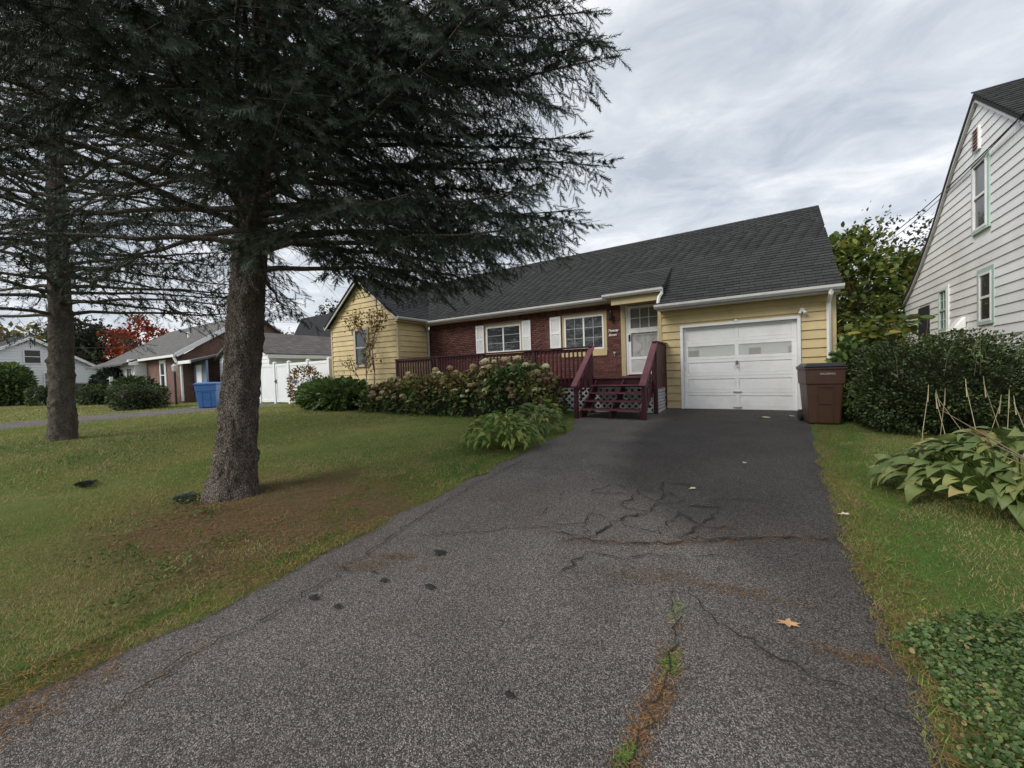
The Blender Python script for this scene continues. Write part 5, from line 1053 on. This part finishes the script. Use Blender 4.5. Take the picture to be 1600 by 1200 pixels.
LPst = thing('lamp_post', 'black lamp post in front of the brick house porch', 'lamp post', (-26.6, 8.2, 0)); MB().tube([(-26.6, 8.2, 0), (-26.6, 8.2, 1.75)], .05, 8).build('pole', W['black'], LPst); MB().tube([(-26.6, 8.2, 1.75), (-26.6, 8.2, 1.8), (-26.6, 8.2, 2.08), (-26.6, 8.2, 2.2)], [.05, .12, .15, .02], 6).build('lantern', W['alu'], LPst)
# far white house turned toward the street corner
FH = thing('far_house', 'small white clapboard house with dark roof at the far left', 'house', (-46, 7, 0)); ang = R(107); Rf = Matrix.Translation((-47.1, 5.76, 0)) @ Matrix.Rotation(ang, 4, 'Z')
def FB(nm, mb, mat, par=None): mb.v = [tuple(Rf @ Vector(p)) for p in mb.v]; return mb.build(nm, mat, par or FH)
fw_ = FB('wall', MB().prism([(-4.2, 0), (4.2, 0), (4.2, 2.55), (0, 4.95), (-4.2, 2.55)], 'y', 0, 8), W['offwhite'])
for i in range(24):
    z = .15+i*.2; a = 4.2 if z < 2.4 else max(.1, 4.2-(z+.15-2.55)*1.75)
    FB('board', MB().hexa([(-a, -.05, z), (a, -.05, z), (a, .0, z), (-a, .0, z), (-a, -.012, z+.2), (a, -.012, z+.2), (a, .0, z+.2), (-a, .0, z+.2)]), W['vinyl'], fw_)
FB('roof', MB().hexa([(-4.6, -.3, 2.35), (0, -.3, 4.98), (0, 8.3, 4.98), (-4.6, 8.3, 2.35), (-4.6, -.3, 2.48), (0, -.3, 5.13), (0, 8.3, 5.13), (-4.6, 8.3, 2.48)]).hexa([(0, -.3, 4.98), (4.6, -.3, 2.35), (4.6, 8.3, 2.35), (0, 8.3, 4.98), (0, -.3, 5.13), (4.6, -.3, 2.48), (4.6, 8.3, 2.48), (0, 8.3, 5.13)]), W['darkroof'])
FB('rake_board', MB().bar((-4.6, -.33, 2.36), (0, -.33, 4.99), .05, .2).bar((0, -.33, 4.99), (4.6, -.33, 2.36), .05, .2), W['white'])
FB('chimney', MB().box(-1.1, -.4, 2.2, 2.9, 4.2, 5.6), W['farbrick'])
for (x0, x1, z0, z1) in ((-.28, .55, 3.10, 4.05), (.75, 1.6, 1.25, 2.3)):
    f_ = FB('window', MB().box(x0-.08, x1+.08, -.09, -.055, z0-.08, z1+.08), W['white']); FB('pane', MB().box(x0, x1, -.10, -.092, z0, (z0+z1)/2-.03).box(x0, x1, -.10, -.092, (z0+z1)/2+.03, z1), W['screen'], f_)
FB('side_wing', MB().prism([(4.25, 0), (7.4, 0), (7.4, 1.9), (4.25, 2.3)], 'y', 1.5, 6), W['vinyl'])
DH = thing('dark_roof_house', 'house with charcoal roof rising behind the white garage', 'house', (-37, 26, 0)); MB().prism([(-41, 4.6), (-38.3, 7.2), (-30, 7.2), (-28, 4.6)], 'y', 22, 30).build('roof', W['darkroof'], DH); box('wall', -40.6, -28.4, 22.3, 29.7, 0, 4.6, W['vinyl'], DH)
# left background planting
for nm, lb, c, hf, z1_, n, s, mt, pw in (('rounded_shrub', 'tall rounded green shrub at the far left edge', (-44.6, 4.2), (1.6, 1.4), 2.95, 3500, .22, 'hyd', 2.4), ('low_hedge', 'low dark clipped hedge before the far white house', (-41.2, 5.6), (2.0, .7), 1.15, 2400, .16, 'privet', 5), ('low_hedge', 'dark hedge at the foot of the white railing', (-35.8, 7.0), (1.7, .8), 1.15, 2600, .16, 'privet', 4), ('clipped_shrub', 'square clipped dark green shrub before the brick house', (-24.9, 6.25), (1.15, .95), 1.08, 6000, .09, 'privet', 5), ('mounded_shrub', 'dark mounded shrub behind the square clipped shrub', (-29.6, 7.3), (1.5, .9), 1.55, 3000, .15, 'privet', 2.5), ('yew_tree', 'dark spreading yew by the white railing', (-38.6, 8.4), (1.6, 1.1), 2.3, 2500, .2, 'yew', 2.0)):
    shrub(nm, lb, c, hf, -.03, z1_, n, s, W[mt], int(abs(c[0])*7), power=pw)
tree('maple_tree', 'red and orange autumn maple beyond the brick house', (-57, 15, 0), (-56, 14.5, 5.2), (3.6, 2.8, 3.0), 120, 34, (.35, .35, .3), .34, W['maple'], 51, trunk_r=.2, shell=.35)
tree('dark_conifer', 'dark broad conifer left of the red maple', (-62, 11, 0), (-61, 11, 4.3), (4.6, 3, 4.3), 200, 34, (.4, .4, .25), .36, W['yew'], 52, trunk_r=.25, shell=.3)
for i, (x, y, zc, rx, rz_) in enumerate(((-78, 5, 5.0, 6, 5), (-72, 11, 4.0, 5, 4.6), (-84, -4, 5.0, 6, 5))): tree('yellowing_tree', ['yellow green tree directly behind the far white house', 'yellow green tree right of the far white house chimney', 'yellow green tree at the far left horizon'][i], (x, y, 0), (x, y, zc), (rx, 4, rz_), 150, 30, (.6, .6, .4), .55, W['yellowtree'], 60+i, trunk_r=.3, shell=.35, group='yellowing trees on the horizon')
tree('narrow_conifer', 'narrow dark conifer behind the charcoal roof', (-44, 29, 0), (-44, 29, 6.5), (1.9, 1.8, 4.2), 110, 30, (.25, .25, .35), .3, W['yew'], 71, shell=.3); tree('orange_tree', 'small orange leaved tree between charcoal roof and brown garage roof', (-52, 27, 0), (-51.5, 26.8, 5.2), (2.6, 2, 2.4), 60, 26, (.25, .25, .25), .3, W['autumn'], 72, shell=.35)
PC = thing('parked_car', 'silver car half hidden behind the dark hedge and spruce', 'car', (-41, 7.5, 0)); Rc = Matrix.Translation((-40.6, 8.1, 0)) @ Matrix.Rotation(.35, 4, 'Z')
W['silver'] = pmat('silver_paint', (.45, .47, .52), .3, .04, 3, 0, metal=.4)
def CB(nm, mb, mt): mb.v = [tuple(Rc @ Vector(p)) for p in mb.v]; return mb.build(nm, mt, PC, bevel=.05)
CB('body', MB().prism([(-2.2, .35), (2.1, .35), (2.2, .75), (1.2, .95), (-2.1, 1.0), (-2.25, .7)], 'y', -.85, .85), W['silver']); CB('cabin', MB().prism([(-1.9, .98), (1.1, .93), (.4, 1.42), (-1.4, 1.45)], 'y', -.75, .75), W['screen'])
for x in (-1.35, 1.35):
    for y in (-.8, .8): CB('wheel', MB().tube([(x, y-.1, .32), (x, y+.1, .32)], .32, 14), W['canlid'])
WR = thing('white_railing', 'white porch railing between the hedge and the brick house bay', 'railing', (-38.2, 8.0, 0))
for x in (-39.4, -38.2, -37.0): box('post', x-.08, x+.08, 7.9, 8.06, 0, 1.75 if x > -39 else 1.5, W['vinyl'], WR)
MB().bar((-39.4, 7.98, 1.25), (-38.2, 7.98, 1.62), .08, .09).bar((-38.2, 7.98, 1.62), (-37.0, 7.98, 1.62), .08, .09).bar((-39.4, 7.98, .55), (-37.0, 7.98, .9), .06, .07).build('rail', W['vinyl'], WR)
for i in range(9): x = -39.25+i*.26; box('baluster', x-.02, x+.02, 7.96, 8.0, .7, 1.4, W['vinyl'], WR)
for i, (a, b, lb) in enumerate((((-60, 3.0, 3.9), (-34, 14.0, 2.9), 'power line crossing before the far white house'), ((-60, 4.2, 5.0), (-30, 22, 4.6), 'thin power line above the far white house'), ((-50, 24, 8.2), (-20, 24, 6.0), 'power line beside the yellow gable'))):
    o = MB().tube(sagline(a, b, .3), .018, 5).build('power_line', W['cable']); tag(o, lb, 'cable', 'power lines on the left')
